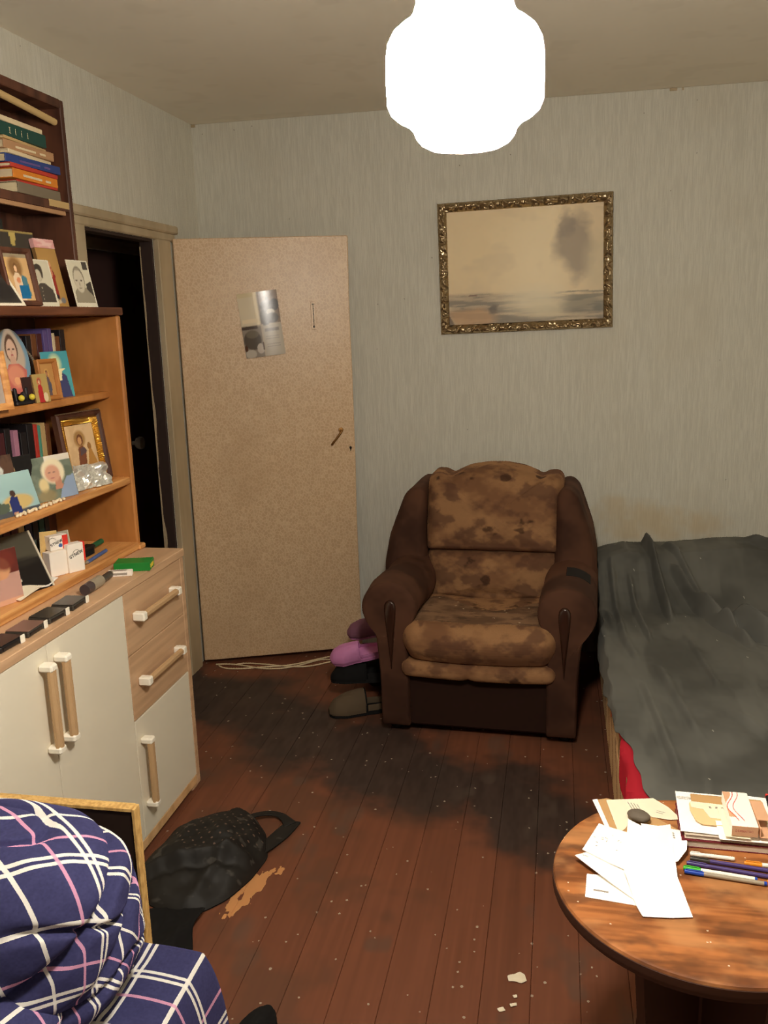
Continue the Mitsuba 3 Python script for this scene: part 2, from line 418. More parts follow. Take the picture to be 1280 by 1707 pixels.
for nm, c, r in [('book_cream', (206, 188, 152), .7), ('book_green', (28, 66, 58), .5), ('book_tan', (168, 128, 92), .7), ('book_sand', (186, 156, 106), .7), ('book_blue', (44, 62, 118), .5), ('book_red', (178, 56, 44), .5),
                 ('book_orange', (206, 124, 40), .5), ('book_grey', (116, 104, 86), .6), ('book_wine', (70, 30, 34), .5), ('book_violet', (92, 76, 128), .5), ('book_black', (26, 22, 24), .5), ('book_brown', (110, 66, 36), .6), ('book_pink', (168, 116, 136), .6),
                 ('book_teal', (80, 140, 120), .6), ('book_navy', (22, 30, 58), .45), ('green_card', (36, 128, 52), .4), ('yellow_label', (206, 188, 60), .5), ('red_print', (214, 56, 46), .45), ('ink', (42, 36, 34), .7), ('ink_grey', (150, 140, 130), .7), ('ink_rose', (168, 98, 82), .7),
                 ('card_beige', (222, 190, 140), .7), ('box_tan', (204, 158, 122), .6), ('box_white', (240, 232, 220), .6), ('stone_grey', (96, 86, 74), .7), ('pen_green', (60, 170, 44), .35), ('pen_blue', (30, 66, 160), .35), ('pen_violet', (70, 56, 110), .35), ('pen_orange', (226, 140, 40), .35), ('pen_white', (232, 228, 216), .35), ('tube_grey', (150, 138, 118), .45), ('tube_cap', (72, 62, 62), .4),
                 ('pearl', (228, 210, 176), .3), ('case_dark', (58, 54, 48), .25), ('case_black', (30, 27, 28), .25), ('case_rose', (126, 96, 84), .3), ('comb_black', (22, 24, 22), .5), ('comb_green', (26, 92, 58), .5), ('bristle', (18, 20, 18), .8), ('pen_barrel_blue', (70, 96, 150), .4), ('teal_plastic', (90, 140, 140), .4), ('maroon', (96, 26, 34), .5), ('page_edge', (196, 182, 164), .8)]:
    mat(nm, c, r)
mat('foil', (226, 224, 214), .22, metal=.6)
mat('dark_glass', (30, 34, 30), .08, spec=.5)
scene['mat_opal_shade'] = {'type': 'twosided', 'bsdf': {'type': 'principled', 'base_color': {'type': 'rgb', 'value': [.8, .78, .72]}, 'roughness': .3}}

# ---------------------------------------------------------------- the room
XL, XR, YB, YF, H = -1.684, 1.50, 4.19, -2.0, 2.511
D0, D1, DZ = 3.092, 3.672, 1.962              # doorway in the left wall
def struct(name, mesh, m, **kw): return put(name, mesh, m, kind='structure', **kw)
struct('floor', box(XL - 1.3, XR, YF, YB + 1.2, -.10, -.022, .001), 'gap_dark')
lo = math.floor((XL + 3.0) / .118)
for k in range(lo, math.ceil((XR + 3.0) / .118)):
    a, b = max(XL, -3 + k * .118), min(XR, -3 + (k + 1) * .118)
    if b - a > .01:
        dz = rng.uniform(-.0012, 0.0)
        put('plank', box(a + .0004, b - .0004, YF, YB, -.022, dz, .0012), 'floor_paint', 'floor')
put('plank', box(XL - 1.3, XL - .0005, 2.0, YB + 1.2, -.022, -.001, .002), 'floor_paint', 'floor', label='doorway and hall floor board')
struct('ceiling', box(XL - .12, XR + .1, YF - .1, YB + .1, H, H + .08, .001), 'ceiling_paint')
struct('wall_back', box(XL - .12, XR + .1, YB, YB + .1, -.1, H, .001), 'wallpaper')
struct('wall_right', box(XR, XR + .1, YF, YB, -.1, H, .001), 'wallpaper')
struct('wall_front', box(XL - .12, XR + .1, YF - .1, YF, -.1, H, .001), 'night_window_wall')
wl = Polygon([(YF, -.02), (D0, -.02), (D0, DZ), (D1, DZ), (D1, -.02), (YB, -.02), (YB, H), (YF, H)], [[(D1 + .1255, .0), (D1 + .1255, DZ - .002), (D1 + .164, DZ - .002), (D1 + .164, .0)]])   # door, with the rebate slot at the hinges
m = prism(wl, .055); v = np.array(m.vertices); m.vertices = np.stack([XL - .055 + v[:, 2], v[:, 0], v[:, 1]], -1); m.fix_normals()
struct('wall_left', m, 'wallpaper')
# wallpaper edges that have come loose under the ceiling
for (x, y, w, d_, h_) in ((.462, YB - .005, .030, .004, .012), (XL + .012, YB - .006, .020, .004, .014), (XL + .005, 2.66, .004, .022, .012), (.500, YB - .004, .008, .003, .012)):
    put('loose_edge', box(x - w / 2, x + w / 2, y - d_ / 2, y + d_ / 2, H - h_, H - .001, .001), 'door_frame_paint', 'wall_back' if abs(y - YB) < .02 else 'wall_left')
# door casing and dark reveal
struct('trim_1', box(XL - .001, XL + .026, D1, D1 + .124, 0, DZ + .0, .004), 'door_frame_paint')
struct('trim_2', cat_(box(XL - .001, XL + .016, D0 - .11, D1 + .20, DZ, DZ + .035, .005), box(XL - .001, XL + .026, D0 - .12, D1 + .22, DZ + .033, DZ + .068, .006)), 'door_frame_paint')
struct('trim_3', box(XL - .001, XL + .012, D0 - .11, D0, 0, DZ + .01, .004), 'door_frame_paint')
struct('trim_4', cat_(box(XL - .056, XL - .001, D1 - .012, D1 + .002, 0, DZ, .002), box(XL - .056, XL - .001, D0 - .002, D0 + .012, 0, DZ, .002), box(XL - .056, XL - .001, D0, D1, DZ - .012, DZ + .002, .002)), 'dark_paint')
# chipped paint along the far edge of the reveal
pts = [(DZ - .03, .010)]
zs = np.linspace(DZ - .03, .02, 90); wv = .004 + .010 * np.clip(meshkit.noise(np.stack([zs * 9, zs * 0, zs * 0], -1), 3) - .25, 0, 1); wv[(zs > .95) & (zs < 1.0)] = .0015; wv[zs < .9] *= 1.5
pl = [(XL - .0555, z) for z in zs] + [(XL - .0555 + w, z) for z, w in zip(zs[::-1], wv[::-1])]
m = prism(pl, .003); v = np.array(m.vertices); m.vertices = np.stack([v[:, 0], D1 - .0155 + v[:, 2], v[:, 1]], -1); m.fix_normals()
put('bare_edge', m, 'door_frame_paint', 'trim_4', label='chipped pale edge where the dark paint came off')
# the hall beyond
HX = -2.42
struct('wall_hall', cat_(box(HX - .1, HX, 2.0, YB + 1.2, -.02, 2.5, .001), box(HX - .1, XL - .12, YB + 1.2, YB + 1.3, -.02, 2.5, .001), box(HX - .1, XL - .12, 1.9, 2.0, -.02, 2.5, .001),
                         box(HX - .1, XL - .12, 1.9, YB + 1.3, 2.5, 2.56, .001)), 'hall_wall')
struct('trim_5', cat_(box(HX, HX + .03, 4.24, 4.30, 0, 2.005, .003), box(HX, HX + .03, 5.20, 5.26, 0, 2.005, .003), box(HX, HX + .03, 4.24, 5.26, 2.006, 2.068, .003)), 'hall_trim')
dk = thing('door_2', None, None); tag(dk, 'dark closed door seen through the doorway in the hall', None, None, 'structure')
put('leaf', box(HX, HX + .022, 4.30, 5.20, .01, 2.005, .003), 'hall_door', dk)
kn = place(lathe([(0, 0), (.012, 0), (.012, .02), (.030, .028), (.038, .045), (.034, .062), (0, .074)], 24), ry=math.pi / 2)
put('knob', place(kn, (HX + .02, 4.745, .95)), 'white_plastic', dk, smooth=40, label='pale round knob')


# ---------------------------------------------------------------- the open room door
dth = math.atan2(.23, .73)
def leafpt(s, d, z): return (-1.66 + s * math.cos(dth) + d * math.sin(dth), 3.822 + s * math.sin(dth) - d * math.cos(dth), z)
def on_leaf(m, s, d, z): return place(m, leafpt(s, d, z), rz=dth)       # local x along leaf, -y out of its face
dr_ = thing('door_1', None, None); tag(dr_, 'open room door covered in beige crackle-pattern foil', None, None, 'structure')
lf = box(0, .765, 0, .036, .018, 1.973, .003)
lf = lf.subdivide_to_size(.06); v = np.array(lf.vertices); k = (v[:, 0] > .70)
v[:, 0] += np.where(k, (meshkit.noise(np.stack([v[:, 2] * 3, v[:, 0] * 0, v[:, 0] * 0], -1), 5) - .5) * .008, 0); v[:, 2] += np.where(v[:, 2] < .1, .016 * np.clip(v[:, 0] / .765 - .1, 0, 1), 0); lf.vertices = v
put('leaf', on_leaf(lf, 0, 0, 0), 'door_foil', dr_)
hd = cat_(tube([(-.026, -.028, -.034), (-.012, -.034, -.016), (.012, -.036, .014), (.022, -.034, .030)], .0052, 10, 14), tube([(.02, 0, .028), (.021, -.018, .029), (.022, -.034, .030)], .0055, 10, 8), place(lathe([(0, 0), (.012, 0), (.011, .005), (0, .006)], 20), (.02, 0, .028), rx=math.pi / 2))
put('handle', on_leaf(hd, .683, 0, 1.076), 'brass', dr_, smooth=40, label='worn brass lever handle')
pt = [(.0, .0), (.066, .004), (.067, .105), (.030, .112), (.034, .082), (.004, .078)]
m = prism(pt, .0015); v = np.array(m.vertices); m.vertices = np.stack([v[:, 0], -v[:, 2], v[:, 1]], -1); m.fix_normals()
put('foil_patch', on_leaf(m, .696, 0, .905), 'door_foil', dr_, label='patched square of foil below the handle')
put('keyhole', on_leaf(cat_(place(lathe([(0, 0), (.006, 0), (.006, .003), (0, .003)], 16), (0, 0, 0), rx=math.pi / 2), box(-.0025, .0025, -.003, 0, -.014, 0, .0005)), .745, 0.001, 1.02), 'gap_dark', dr_)

# calendar sheet on the door
a = Art(60, 84, (188, 172, 150))
a.rect(0, .5, .49, 1, (222, 206, 178)).rect(.0, .93, .49, 1, (216, 198, 160)).rect(.40, .5, .47, 1, (244, 228, 196)).rect(.04, .54, .42, .60, (236, 216, 184))
a.rect(.5, .5, 1, 1, (128, 106, 88)); a.ell(.70, .76, .17, .10, (74, 66, 60)).ell(.90, .78, .11, .09, (70, 62, 58)).ell(.62, .60, .12, .14, (92, 84, 76)).ell(.78, .67, .10, .05, (196, 188, 176)).ell(.80, .58, .16, .08, (84, 74, 66)).ell(.73, .86, .05, .05, (84, 74, 68)).rect(.5, .93, 1, 1, (132, 108, 88))
a.rect(0, .0, .49, .48, (146, 134, 122)).ell(.23, .27, .22, .15, (92, 82, 72)).ell(.24, .36, .16, .06, (118, 108, 92)).ell(.40, .13, .09, .08, (198, 186, 174)).ell(.14, .06, .14, .07, (188, 178, 164)).rect(0, .44, .40, .49, (86, 72, 64)).ell(.04, .15, .04, .05, (86, 56, 40)).rect(.46, .10, .50, .22, (92, 70, 54))
a.rect(.51, .0, 1, .48, (182, 170, 152)).rect(.56, .385, .92, .425, (132, 120, 110))
for q in range(6): a.rect(.57, .10 + q * .04, .90, .107 + q * .04, (160, 146, 132))
g, col = card(a, .178, .285, .001, bend=.006)
put('calendar_sheet', on_leaf(place(g, ry=-.10), .378, .007, 1.455), 'print_gloss', None, False, 'glossy calendar sheet of four animal pictures stuck on the beige door', 'calendar', color=col)
# slim thermometer
th = thing('thermometer', 'slim thermometer hanging near the outer edge of the beige door', 'thermometer')
put('plate', on_leaf(box(-.012, .012, -.003, 0, 0, .125, .002), .60, 0, 1.565), 'door_foil', th)
put('column', on_leaf(cat_(box(-.0013, .0013, -.0045, -.003, .018, .115, .0004), hull([(0, -.0045, .012, .0035), (0, -.0045, .016, .003)], 12), box(-.006, .006, -.0042, -.003, .112, .1145, .0003), box(-.005, .005, -.0042, -.003, .038, .040, .0003)), .60, 0, 1.565), 'ink', th)

# ---------------------------------------------------------------- ceiling lamp
lx, ly, lz = LAMP
lp = thing('pendant_lamp', 'glowing white opal glass pendant lamp hanging from the ceiling', 'lamp')
prof = [(0, 0), (.030, .0006), (.048, .003), (.060, .009), (.067, .017), (.071, .027), (.079, .035), (.091, .041), (.101, .049), (.106, .060), (.1068, .085), (.1065, .118), (.104, .134), (.097, .147), (.086, .156), (.076, .162), (.069, .171), (.0645, .184), (.062, .215), (.062, .25)]
prof = [(r * .845, z * .845) for r, z in prof]
sh = place(lathe(prof, 72), (lx, ly, lz))
sh.fix_normals()
d = mikit.ply(sh, 'mat_opal_shade', True); v, f = np.array(sh.vertices), np.array(sh.faces)
fn = np.cross(v[f[:, 1]] - v[f[:, 0]], v[f[:, 2]] - v[f[:, 0]]); ce = v[f].mean(1) - np.array([lx, ly, lz + .1])
if (fn * ce).sum() < 0: sh = trimesh.Trimesh(v, f[:, ::-1], process=False); d = mikit.ply(sh, 'mat_opal_shade', True)
d['emitter'] = {'type': 'area', 'radiance': {'type': 'rgb', 'value': LAMP_RADIANCE}}
scene[new(lp + '__shade')] = d
put('holder', place(lathe([(0, .208), (.056, .208), (.056, .222), (.044, .235), (.026, .26), (.016, .28), (0, .283)], 40), (lx, ly, lz)), 'brass', lp, smooth=40)
put('rod', tube([(lx, ly, lz + .28), (lx, ly, H - .03)], .006, 12), 'brass', lp, smooth=40)
put('ceiling_cup', place(lathe([(0, H - .07), (.012, H - .07), (.04, H - .03), (.052, H), (0, H)], 40), (lx, ly, 0)), 'brass', lp, smooth=40)

# ---------------------------------------------------------------- wall picture
pic = thing('wall_picture', 'seascape picture in an ornate gilt frame hanging on the back wall above the armchair', 'picture')
W_, H_ = .767, .575
a = Art(190, 142, (214, 192, 158))
P3 = np.stack([a.u * 4, a.v * 4, 0 * a.u], -1); w1 = meshkit.fbm(P3, 4, 1) - .5; w2 = meshkit.fbm(P3 * 2.5, 4, 7) - .5; st_ = meshkit.fbm(np.stack([a.u * 5, a.v * 42, 0 * a.u], -1), 4, 3)
a.ell(.36, .62, .62, .55, (236, 212, 166), .7, 1.3).ell(.60, .50, .22, .42, (244, 224, 184), .75, 1.3).ell(.62, .84, .12, .2, (240, 220, 180), .6, 1.2)
cl = np.hypot((a.u - .80 + .25 * w1) / .13, (a.v - .62 + .25 * w2) / .30)          # dark squall on the right
a.put((1.15 - cl) / .55, (136, 122, 108), .72).put((1.05 - np.hypot((a.u - .74 + .2 * w2) / .06, (a.v - .80 + .2 * w1) / .10)) / .5, (142, 128, 112), .6)
a.put((w1 - .04) / .12, (206, 186, 154), .35).put((1.1 - np.hypot((a.u - .97) / .12, (a.v - .48 + .1 * w1) / .3)) / .6, (206, 190, 156), .7)
hor = .30 - .04 * a.u + .02 * w1
a.put((hor - a.v) / .03 * np.clip(1.25 - 1.2 * a.u, .2, 1), (166, 150, 128), .8).put(((st_ - .5) / .10) * (a.v < hor), (118, 112, 102), .7).put(((.44 - st_) / .10) * (a.v < hor - .03), (206, 190, 158), .6)
a.ell(.56, .20, .17, .11, (230, 216, 184), .85, 1.1).ell(.64, .12, .12, .07, (220, 206, 172), .6, 1.)
a.put((1.1 - np.hypot((a.u - .86 + .1 * w1) / .17, (a.v - .15 + .1 * w2) / .09)) / .5, (128, 124, 108), .65)
a.put((1.1 - np.hypot((a.u - .14 + .15 * w1) / .17, (a.v - .09 + .1 * w2) / .09)) / .5, (190, 152, 112), .8).put((1 - np.hypot((a.u - .30 + .1 * w2) / .035, (a.v - .13 + .1 * w1) / .06)) / .5, (104, 94, 84), .8)
a.poly([(.0, .0), (.055, 0), (.02, .09), (0, .07)], (112, 96, 80), .9).ell(.97, .11, .05, .03, (104, 104, 94), .7, .6).ell(.17, .265, .03, .008, (124, 98, 84), .8)
g, col = card(a, W_ - .06, H_ - .06, .004, 0)
PL = (-.147, YB - .004, 1.531); RO = -.0165
put('painting', stand(place(g, (0, -.004, .03)), PL, 0, .0, RO), 'print', pic, False, color=col)
def rel(P):
    s = np.stack([P[..., 0] * 62, P[..., 2] * 62, P[..., 1] * 0], -1)
    q = np.abs(np.sin(s[..., 0] * .9 + 3 * meshkit.fbm(s * .6, 2, 2)) * np.sin(s[..., 1] * .9 + 3 * meshkit.fbm(s * .6 + 9, 2, 4)))
    return .012 * np.clip(q * 1.6, 0, 1) + .006 * (meshkit.noise(s * 2.2, 3) - .5) - .006
g = frame_mesh(W_, H_, .040, [(0, 0), (0, .010), (.08, .014), (.17, .018), (.26, .020), (.35, .021), (.45, .022), (.55, .022), (.65, .020), (.75, .017), (.85, .013), (1, .010), (1, 0)], 900, rel)
put('frame', stand(g, PL, 0, 0, RO), 'gilt', pic, True, label='ornate carved gilt frame')

# ---------------------------------------------------------------- cabinet
cb = thing('sideboard', 'long light oak sideboard with white doors and two oak drawers against the left wall', 'cabinet')
XF, CT, Y0, Y1, YE = -1.237, .868, 1.489, 2.705, 2.732
XB = XL + .006
put('body', cat_(box(XB, XF - .022, Y0, Y1, .055, .84, .001), box(XB, XF - .06, Y0 + .02, YE - .02, .0, .06, .002)), 'light_oak', cb)
put('worktop', box(XB, XF + .004, Y0 - .02, YE + .004, .842, CT, .002), 'light_oak', cb)
put('side_panel', box(XB, XF, Y1 + .001, YE, .012, .842, .002), 'light_oak', cb)
put('plinth', box(XF - .018, XF - .001, Y0, Y1, .020, .052, .002), 'light_oak_edge', cb)
put('foot', box(XF - .05, XF - .006, YE - .055, YE - .01, 0, .02, .004), 'light_oak', cb)
def bar_handle(parent, p0, p1, r=.0165):
    """flat moulded wooden bar between two white end caps, standing off the front by 4 cm"""
    p0, p1 = np.array(p0), np.array(p1); vert = abs(p1[2] - p0[2]) > abs(p1[1] - p0[1])
    x0, x1 = XF + .018, XF + .036
    h = new(parent + '__handle')
    if vert:
        ya, za, zb = p0[1], min(p0[2], p1[2]), max(p0[2], p1[2])
        bar = cat_(box(x0, x1, ya - .013, ya + .013, za, zb, .006), box(x1 - .003, x1 + .001, ya - .005, ya + .005, za, zb, .001))
        caps = [cat_(box(XF - .001, x1 + .002, ya - .015, ya + .015, z0, z0 + .020, .005)) for z0 in (za - .008, zb - .012)]
    else:
        za, ya, yb = p0[2], min(p0[1], p1[1]), max(p0[1], p1[1])
        bar = cat_(box(x0, x1, ya, yb, za - .010, za + .010, .005))
        caps = [box(XF - .001, x1 + .002, y0, y0 + .026, za - .014, za + .013, .004) for y0 in (ya - .008, yb - .018)]
    scene[h] = mikit.ply(bar, 'mat_handle_wood')
    for c in caps: put('end_cap', c, 'white_plastic', parent, label='white end cap of the handle')
for (ya, yb, hy) in ((1.491, 1.892, 1.862), (1.895, 2.297, 1.930)):
    p = put('door', box(XF - .020, XF, ya, yb, .054, .839, .0015), 'white_laminate', cb, label='white door with oak bar handle'); bar_handle(p, (0, hy, .575), (0, hy, .795))
for (za, zb, hz) in ((.648, .839, .757), (.442, .645, .552)):
    p = put('drawer', box(XF - .020, XF, 2.300, 2.703, za, zb, .0015), 'light_oak', cb, label='oak drawer front'); bar_handle(p, (0, 2.352, hz), (0, 2.618, hz))
p = put('door', box(XF - .020, XF, 2.300, 2.703, .054, .439, .0015), 'white_laminate', cb, label='small white door below the drawers'); bar_handle(p, (0, 2.335, .155), (0, 2.335, .370))

# ---------------------------------------------------------------- lower bookcase on the cabinet
bc = thing('bookcase', 'amber wood open bookcase standing on the light oak sideboard', 'bookcase')
BX, BT, BY0, BY1 = -1.382, 1.664, 1.50, 2.728
put('side_panel', box(XB, BX, BY1 - .024, BY1, CT, 1.640, .005), 'amber_wood', bc)
put('side_panel', box(XB, BX, BY0, BY0 + .024, CT, 1.640, .005), 'amber_wood', bc)
put('back_panel', box(XB, XB + .006, BY0 + .024, BY1 - .024, CT, 1.64, .001), 'dark_wood', bc)
put('base_board', cat_(box(XB + .006, BX + .006, BY0 + .024, BY1 - .024, CT + .0005, .896, .005), box(BX - .03, BX + .012, BY1 - .03, BY1 + .012, CT, .886, .004)), 'amber_wood_light', bc)
put('shelf', box(XB + .006, BX - .004, BY0 + .024, BY1 - .024, 1.094, 1.118, .004), 'amber_wood_light', bc)
put('shelf', box(XB + .006, BX - .050, BY0 + .024, BY1 - .024, 1.378, 1.400, .004), 'amber_wood', bc)
put('top_board', box(XB, BX + .008, BY0 - .01, BY1 + .004, 1.640, BT, .003), 'top_wood', bc)

# ---------------------------------------------------------------- upper bookcase
uc = thing('dark_bookcase', 'dark brown open bookcase standing on top of the amber bookcase', 'bookcase')
UX = -1.505
put('side_panel', box(XB, UX, 2.722 - .022, 2.722, BT, 2.288, .003), 'dark_wood', uc)
put('side_panel', box(XB, UX, BY0, BY0 + .022, BT, 2.288, .003), 'dark_wood', uc)
put('top_board', box(XB, UX + .002, BY0 + .022, 2.700, 2.262, 2.288, .003), 'dark_wood', uc)
put('back_panel', box(XB, XB + .005, BY0 + .022, 2.700, BT, 2.262, .001), 'dark_wood', uc)
put('shelf', box(XB + .005, UX - .002, BY0 + .022, 2.700, 1.957, 1.985, .003), 'dark_wood', uc)
put('worn_edge', box(UX - .004, UX - .0005, 2.585, 2.698, 1.966, 1.986, .001), 'book_sand', uc, label='strip of worn pale veneer')
put('glass_track', box(UX - .006, UX + .004, BY0 + .03, 2.665, 1.944, 1.9565, .001), 'book_tan', uc, label='thin pale rail under the shelf')

# ---------------------------------------------------------------- books
def book(name, w, d, h, cover, label, loc, yaw=0.0, flat=False, group=None, pages='page_edge', tilt=0.0):
    """hardback: spine to -y (w thick in x, h high in z, d deep in y). flat: lying, spine to -y, h along x, w thick in z"""
    key = thing(name, label, 'book', group); t = .0022
    cov = cat_(box(-w / 2, -w / 2 + t, 0, d, 0, h, .0005), box(w / 2 - t, w / 2, 0, d, 0, h, .0005), box(-w / 2, w / 2, -.0015, t, 0, h, .001))
    pg = box(-w / 2 + t, w / 2 - t, t, d - .004, .003, h - .003, .0005)
    for nm, mm, ma in (('cover', cov, cover), ('pages', pg, pages)):
        q = mm
        if flat: q = place(q, ry=math.pi / 2); q = place(q, (-h / 2, 0, w / 2))
        if tilt: q = place(q, ry=tilt)
        put(nm, place(q, loc, rz=math.radians(yaw)), ma, key)
    return key
SH = {1: BT, 2: 1.400, 3: 1.118, 4: .896}
# lying stack in the dark bookcase: (thickness, length, y of right end, cover, x of spine, label)
stack = [(.030, .24, 2.668, 'book_grey', -1.512, 'grey brown book at the very bottom of the lying stack in the dark bookcase'),
         (.007, .20, 2.645, 'book_red', -1.515, 'thin red booklet on the bottom grey book of the lying stack'),
         (.026, .24, 2.655, 'book_orange', -1.512, 'orange book lying in the stack below the red one'),
         (.012, .26, 2.660, 'book_red', -1.510, 'thin red book lying between the orange and the blue one'),
         (.023, .27, 2.664, 'book_blue', -1.511, 'blue book lying in the stack above the red and orange ones'),
         (.011, .24, 2.640, 'book_cream', -1.515, 'cream book lying on the blue book'),
         (.024, .25, 2.642, 'book_tan', -1.513, 'tan battered book lying in the stack below the green one'),
         (.008, .24, 2.628, 'book_sand', -1.518, 'thin sand coloured booklet under the green book'),
         (.036, .26, 2.612, 'book_green', -1.514, 'thick dark green book lying near the top of the stack'),
         (.014, .25, 2.604, 'book_cream', -1.514, 'cream book on top of the lying stack in the dark bookcase')]
z = 1.985
for i, (w, ln, ye, cv, xs, lb) in enumerate(stack):
    k = book('book', w, .135, ln, cv, lb, (xs, ye - ln / 2, z + .0004), yaw=90 + (2, -3, 1, 2, -2, 3, -1, 4, 0, 2)[i], flat=True, pages='book_cream')
    if cv in ('book_green', 'book_tan', 'book_orange', 'book_blue'):
        q = cat_(*[place(meshkit.text_mesh(c, w * .45, .0004), (-.06 + .03 * j, -.0016, w * .25), rx=math.pi / 2) for j, c in enumerate(('I', 'l', 'i', 'l'))]) if cv == 'book_green' else cat_(box(-.07, .03, -.0019, -.0012, w * .3, w * .55, .0001), box(.05, .08, -.0019, -.0012, w * .3, w * .55, .0001))
        put('spine_print', place(q, (xs, ye - ln / 2, z + .0004), rz=math.radians(90 + (2, -3, 1, 2, -2, 3, -1, 4, 0, 2)[i])), 'book_cream' if cv != 'book_blue' else 'book_violet', k)
    z += w + .0008
# a second pile further along, and a paper roll that bridges both
z2 = 1.985
for i, (w, ln, cv) in enumerate([(.060, .24, 'book_brown'), (.065, .25, 'book_tan'), (.065, .23, 'book_wine'), (.060, .24, 'book_grey')]):
    book('book', w, .13, ln, cv, ('brown', 'tan', 'wine red', 'grey')[i] + ' thick book lying in the second pile of the dark bookcase', (-1.516, 2.33 - ln / 2, z2 + .0004), 90, True); z2 += w + .0008
r_ = put('paper_roll', tube([(-1.520, 2.10, z2 + .0125), (-1.516, 2.25, z2 + .0122), (-1.508, 2.664, 2.2165)], .0100, 14, 12), 'book_sand', None, 40, 'rolled pale paper lying askew across the books at the top of the dark bookcase', 'paper roll')

def upright(shelf, ys, group):
    for (y, w, h, cv, lb) in ys:
        book('book', w, .11, h, cv, lb, (-1.545, y, SH[shelf] + .0005), 90, group=None)
upright(2, [(2.452, .024, .185, 'book_black', 'black book behind the oval plaque on the amber bookcase'), (2.480, .026, .19, 'book_brown', 'brown book behind the small red icon'), (2.510, .028, .19, 'book_wine', 'wine red book with patterned spine behind the wooden icon'),
            (2.545, .022, .200, 'book_violet', 'violet book in the row behind the icons'), (2.570, .020, .205, 'book_violet', 'paler violet book beside the cream one behind the icons'), (2.590, .014, .19, 'book_cream', 'narrow cream book behind the icons'), (2.612, .024, .18, 'book_brown', 'brown book between the cream one and the black one'), (2.642, .028, .20, 'book_black', 'black book at the right end of the row behind the icons'),
            (2.400, .04, .18, 'book_wine', 'wine red book hidden behind the oval plaque'), (2.350, .05, .19, 'book_black', 'thick black book behind the oval plaque, further left')], 'row')
upright(3, [(2.26, .036, .20, 'book_wine', 'wine red book behind the snapshots on the middle shelf'), (2.295, .026, .21, 'book_black', 'black book at the left behind the snapshots'), (2.335, .022, .20, 'book_pink', 'dusty pink book behind the snapshots'), (2.372, .03, .19, 'book_black', 'black book right of the pink one'), (2.408, .032, .21, 'book_black', 'black book behind the blond portrait'),
            (2.438, .018, .205, 'book_red', 'narrow red book on the middle shelf'), (2.457, .012, .20, 'book_teal', 'narrow teal book beside the red one'), (2.478, .022, .205, 'book_sand', 'sand coloured book left of the gold framed icon'), (2.504, .020, .20, 'book_brown', 'brown book half hidden by the gold framed icon')], 'row')
upright(4, [(2.20, .03, .17, 'book_black', 'black book at the left on the bottom shelf'), (2.236, .034, .18, 'book_wine', 'wine red book at the left on the bottom shelf'), (2.274, .030, .175, 'book_wine', 'wine red book behind the dark photo on the bottom shelf'), (2.308, .028, .18, 'book_sand', 'sand coloured book on the bottom shelf'), (2.345, .032, .185, 'book_navy', 'dark navy book on the bottom shelf'), (2.380, .028, .18, 'book_black', 'black book next to the navy one on the bottom shelf'), (2.414, .026, .17, 'book_green', 'dark green book on the bottom shelf'), (2.443, .024, .17, 'book_black', 'black book behind the medicine boxes')], 'row')

# ---------------------------------------------------------------- pictures and icons on the bookcase
SK = (206, 170, 140)
def figure(a, cx, cy, s, robe, skin=SK, hair=(96, 66, 44), halo=None):
    if halo: a.ell(cx, cy + .30 * s, .16 * s, .15 * s, halo)
    a.poly([(cx - .20 * s, cy - .5 * s), (cx + .20 * s, cy - .5 * s), (cx + .16 * s, cy + .10 * s), (cx + .06 * s, cy + .2 * s), (cx - .06 * s, cy + .2 * s), (cx - .16 * s, cy + .1 * s)], robe)
    a.ell(cx, cy + .30 * s, .085 * s, .11 * s, hair).ell(cx, cy + .28 * s, .058 * s, .08 * s, skin); return a
# top of the amber bookcase
z1 = BT + .0005
a = Art(44, 60, (208, 200, 178)); a.rect(.05, .10, .95, .97, (196, 188, 164)); a.poly([(.1, .1), (.93, .1), (.9, .36), (.6, .50), (.4, .50), (.14, .38)], (70, 62, 54)).ell(.42, .70, .15, .17, (172, 162, 140)).ell(.45, .80, .17, .11, (62, 54, 46)).ell(.56, .72, .05, .12, (70, 60, 50)).ell(.40, .67, .12, .12, (184, 174, 152))
for q in range(4): a.ell(.40 + .01 * q, .16 + .08 * q, .02, .014, (160, 150, 130))
put_card('photograph', a, .094, .132, (-1.405, 2.352, z1), 82, .20, 'black and white portrait of a man in a dark buttoned tunic on the bookcase', 'photograph')
a = Art(30, 66, (166, 126, 70)); a.ell(.5, .55, .42, .42, (178, 138, 80), .6, .8); a.poly([(.34, .16), (.62, .14), (.66, .55), (.56, .68), (.40, .68), (.32, .5)], (140, 48, 40)).ell(.48, .73, .09, .055, (206, 150, 110)).ell(.48, .60, .09, .09, (196, 130, 96)).ell(.5, .17, .12, .06, (46, 40, 44)).ell(.40, .10, .3, .045, (190, 176, 148), .8).ell(.78, .12, .12, .05, (96, 108, 120), .8)
kk = thing('icon', 'tall narrow gold icon of a red robed saint with pink paper on its top edge', 'icon')
g, col = card(a, .088, .172, .012, back=(120, 88, 50)); put('panel', stand(g, (-1.440, 2.470, z1), 82, .19), 'print', kk, color=col)
a = Art(20, 8, (208, 150, 146)); a.blotch((230, 200, 190), 4, .5, .6, 3)
g, col = card(a, .088, .026, .0145, back=(200, 150, 146)); g.apply_translation([0, -.001, .1725]); put('paper_strip', stand(g, (-1.440, 2.470, z1), 82, .19), 'print', kk, color=col, label='strip of pink paper over the top edge')
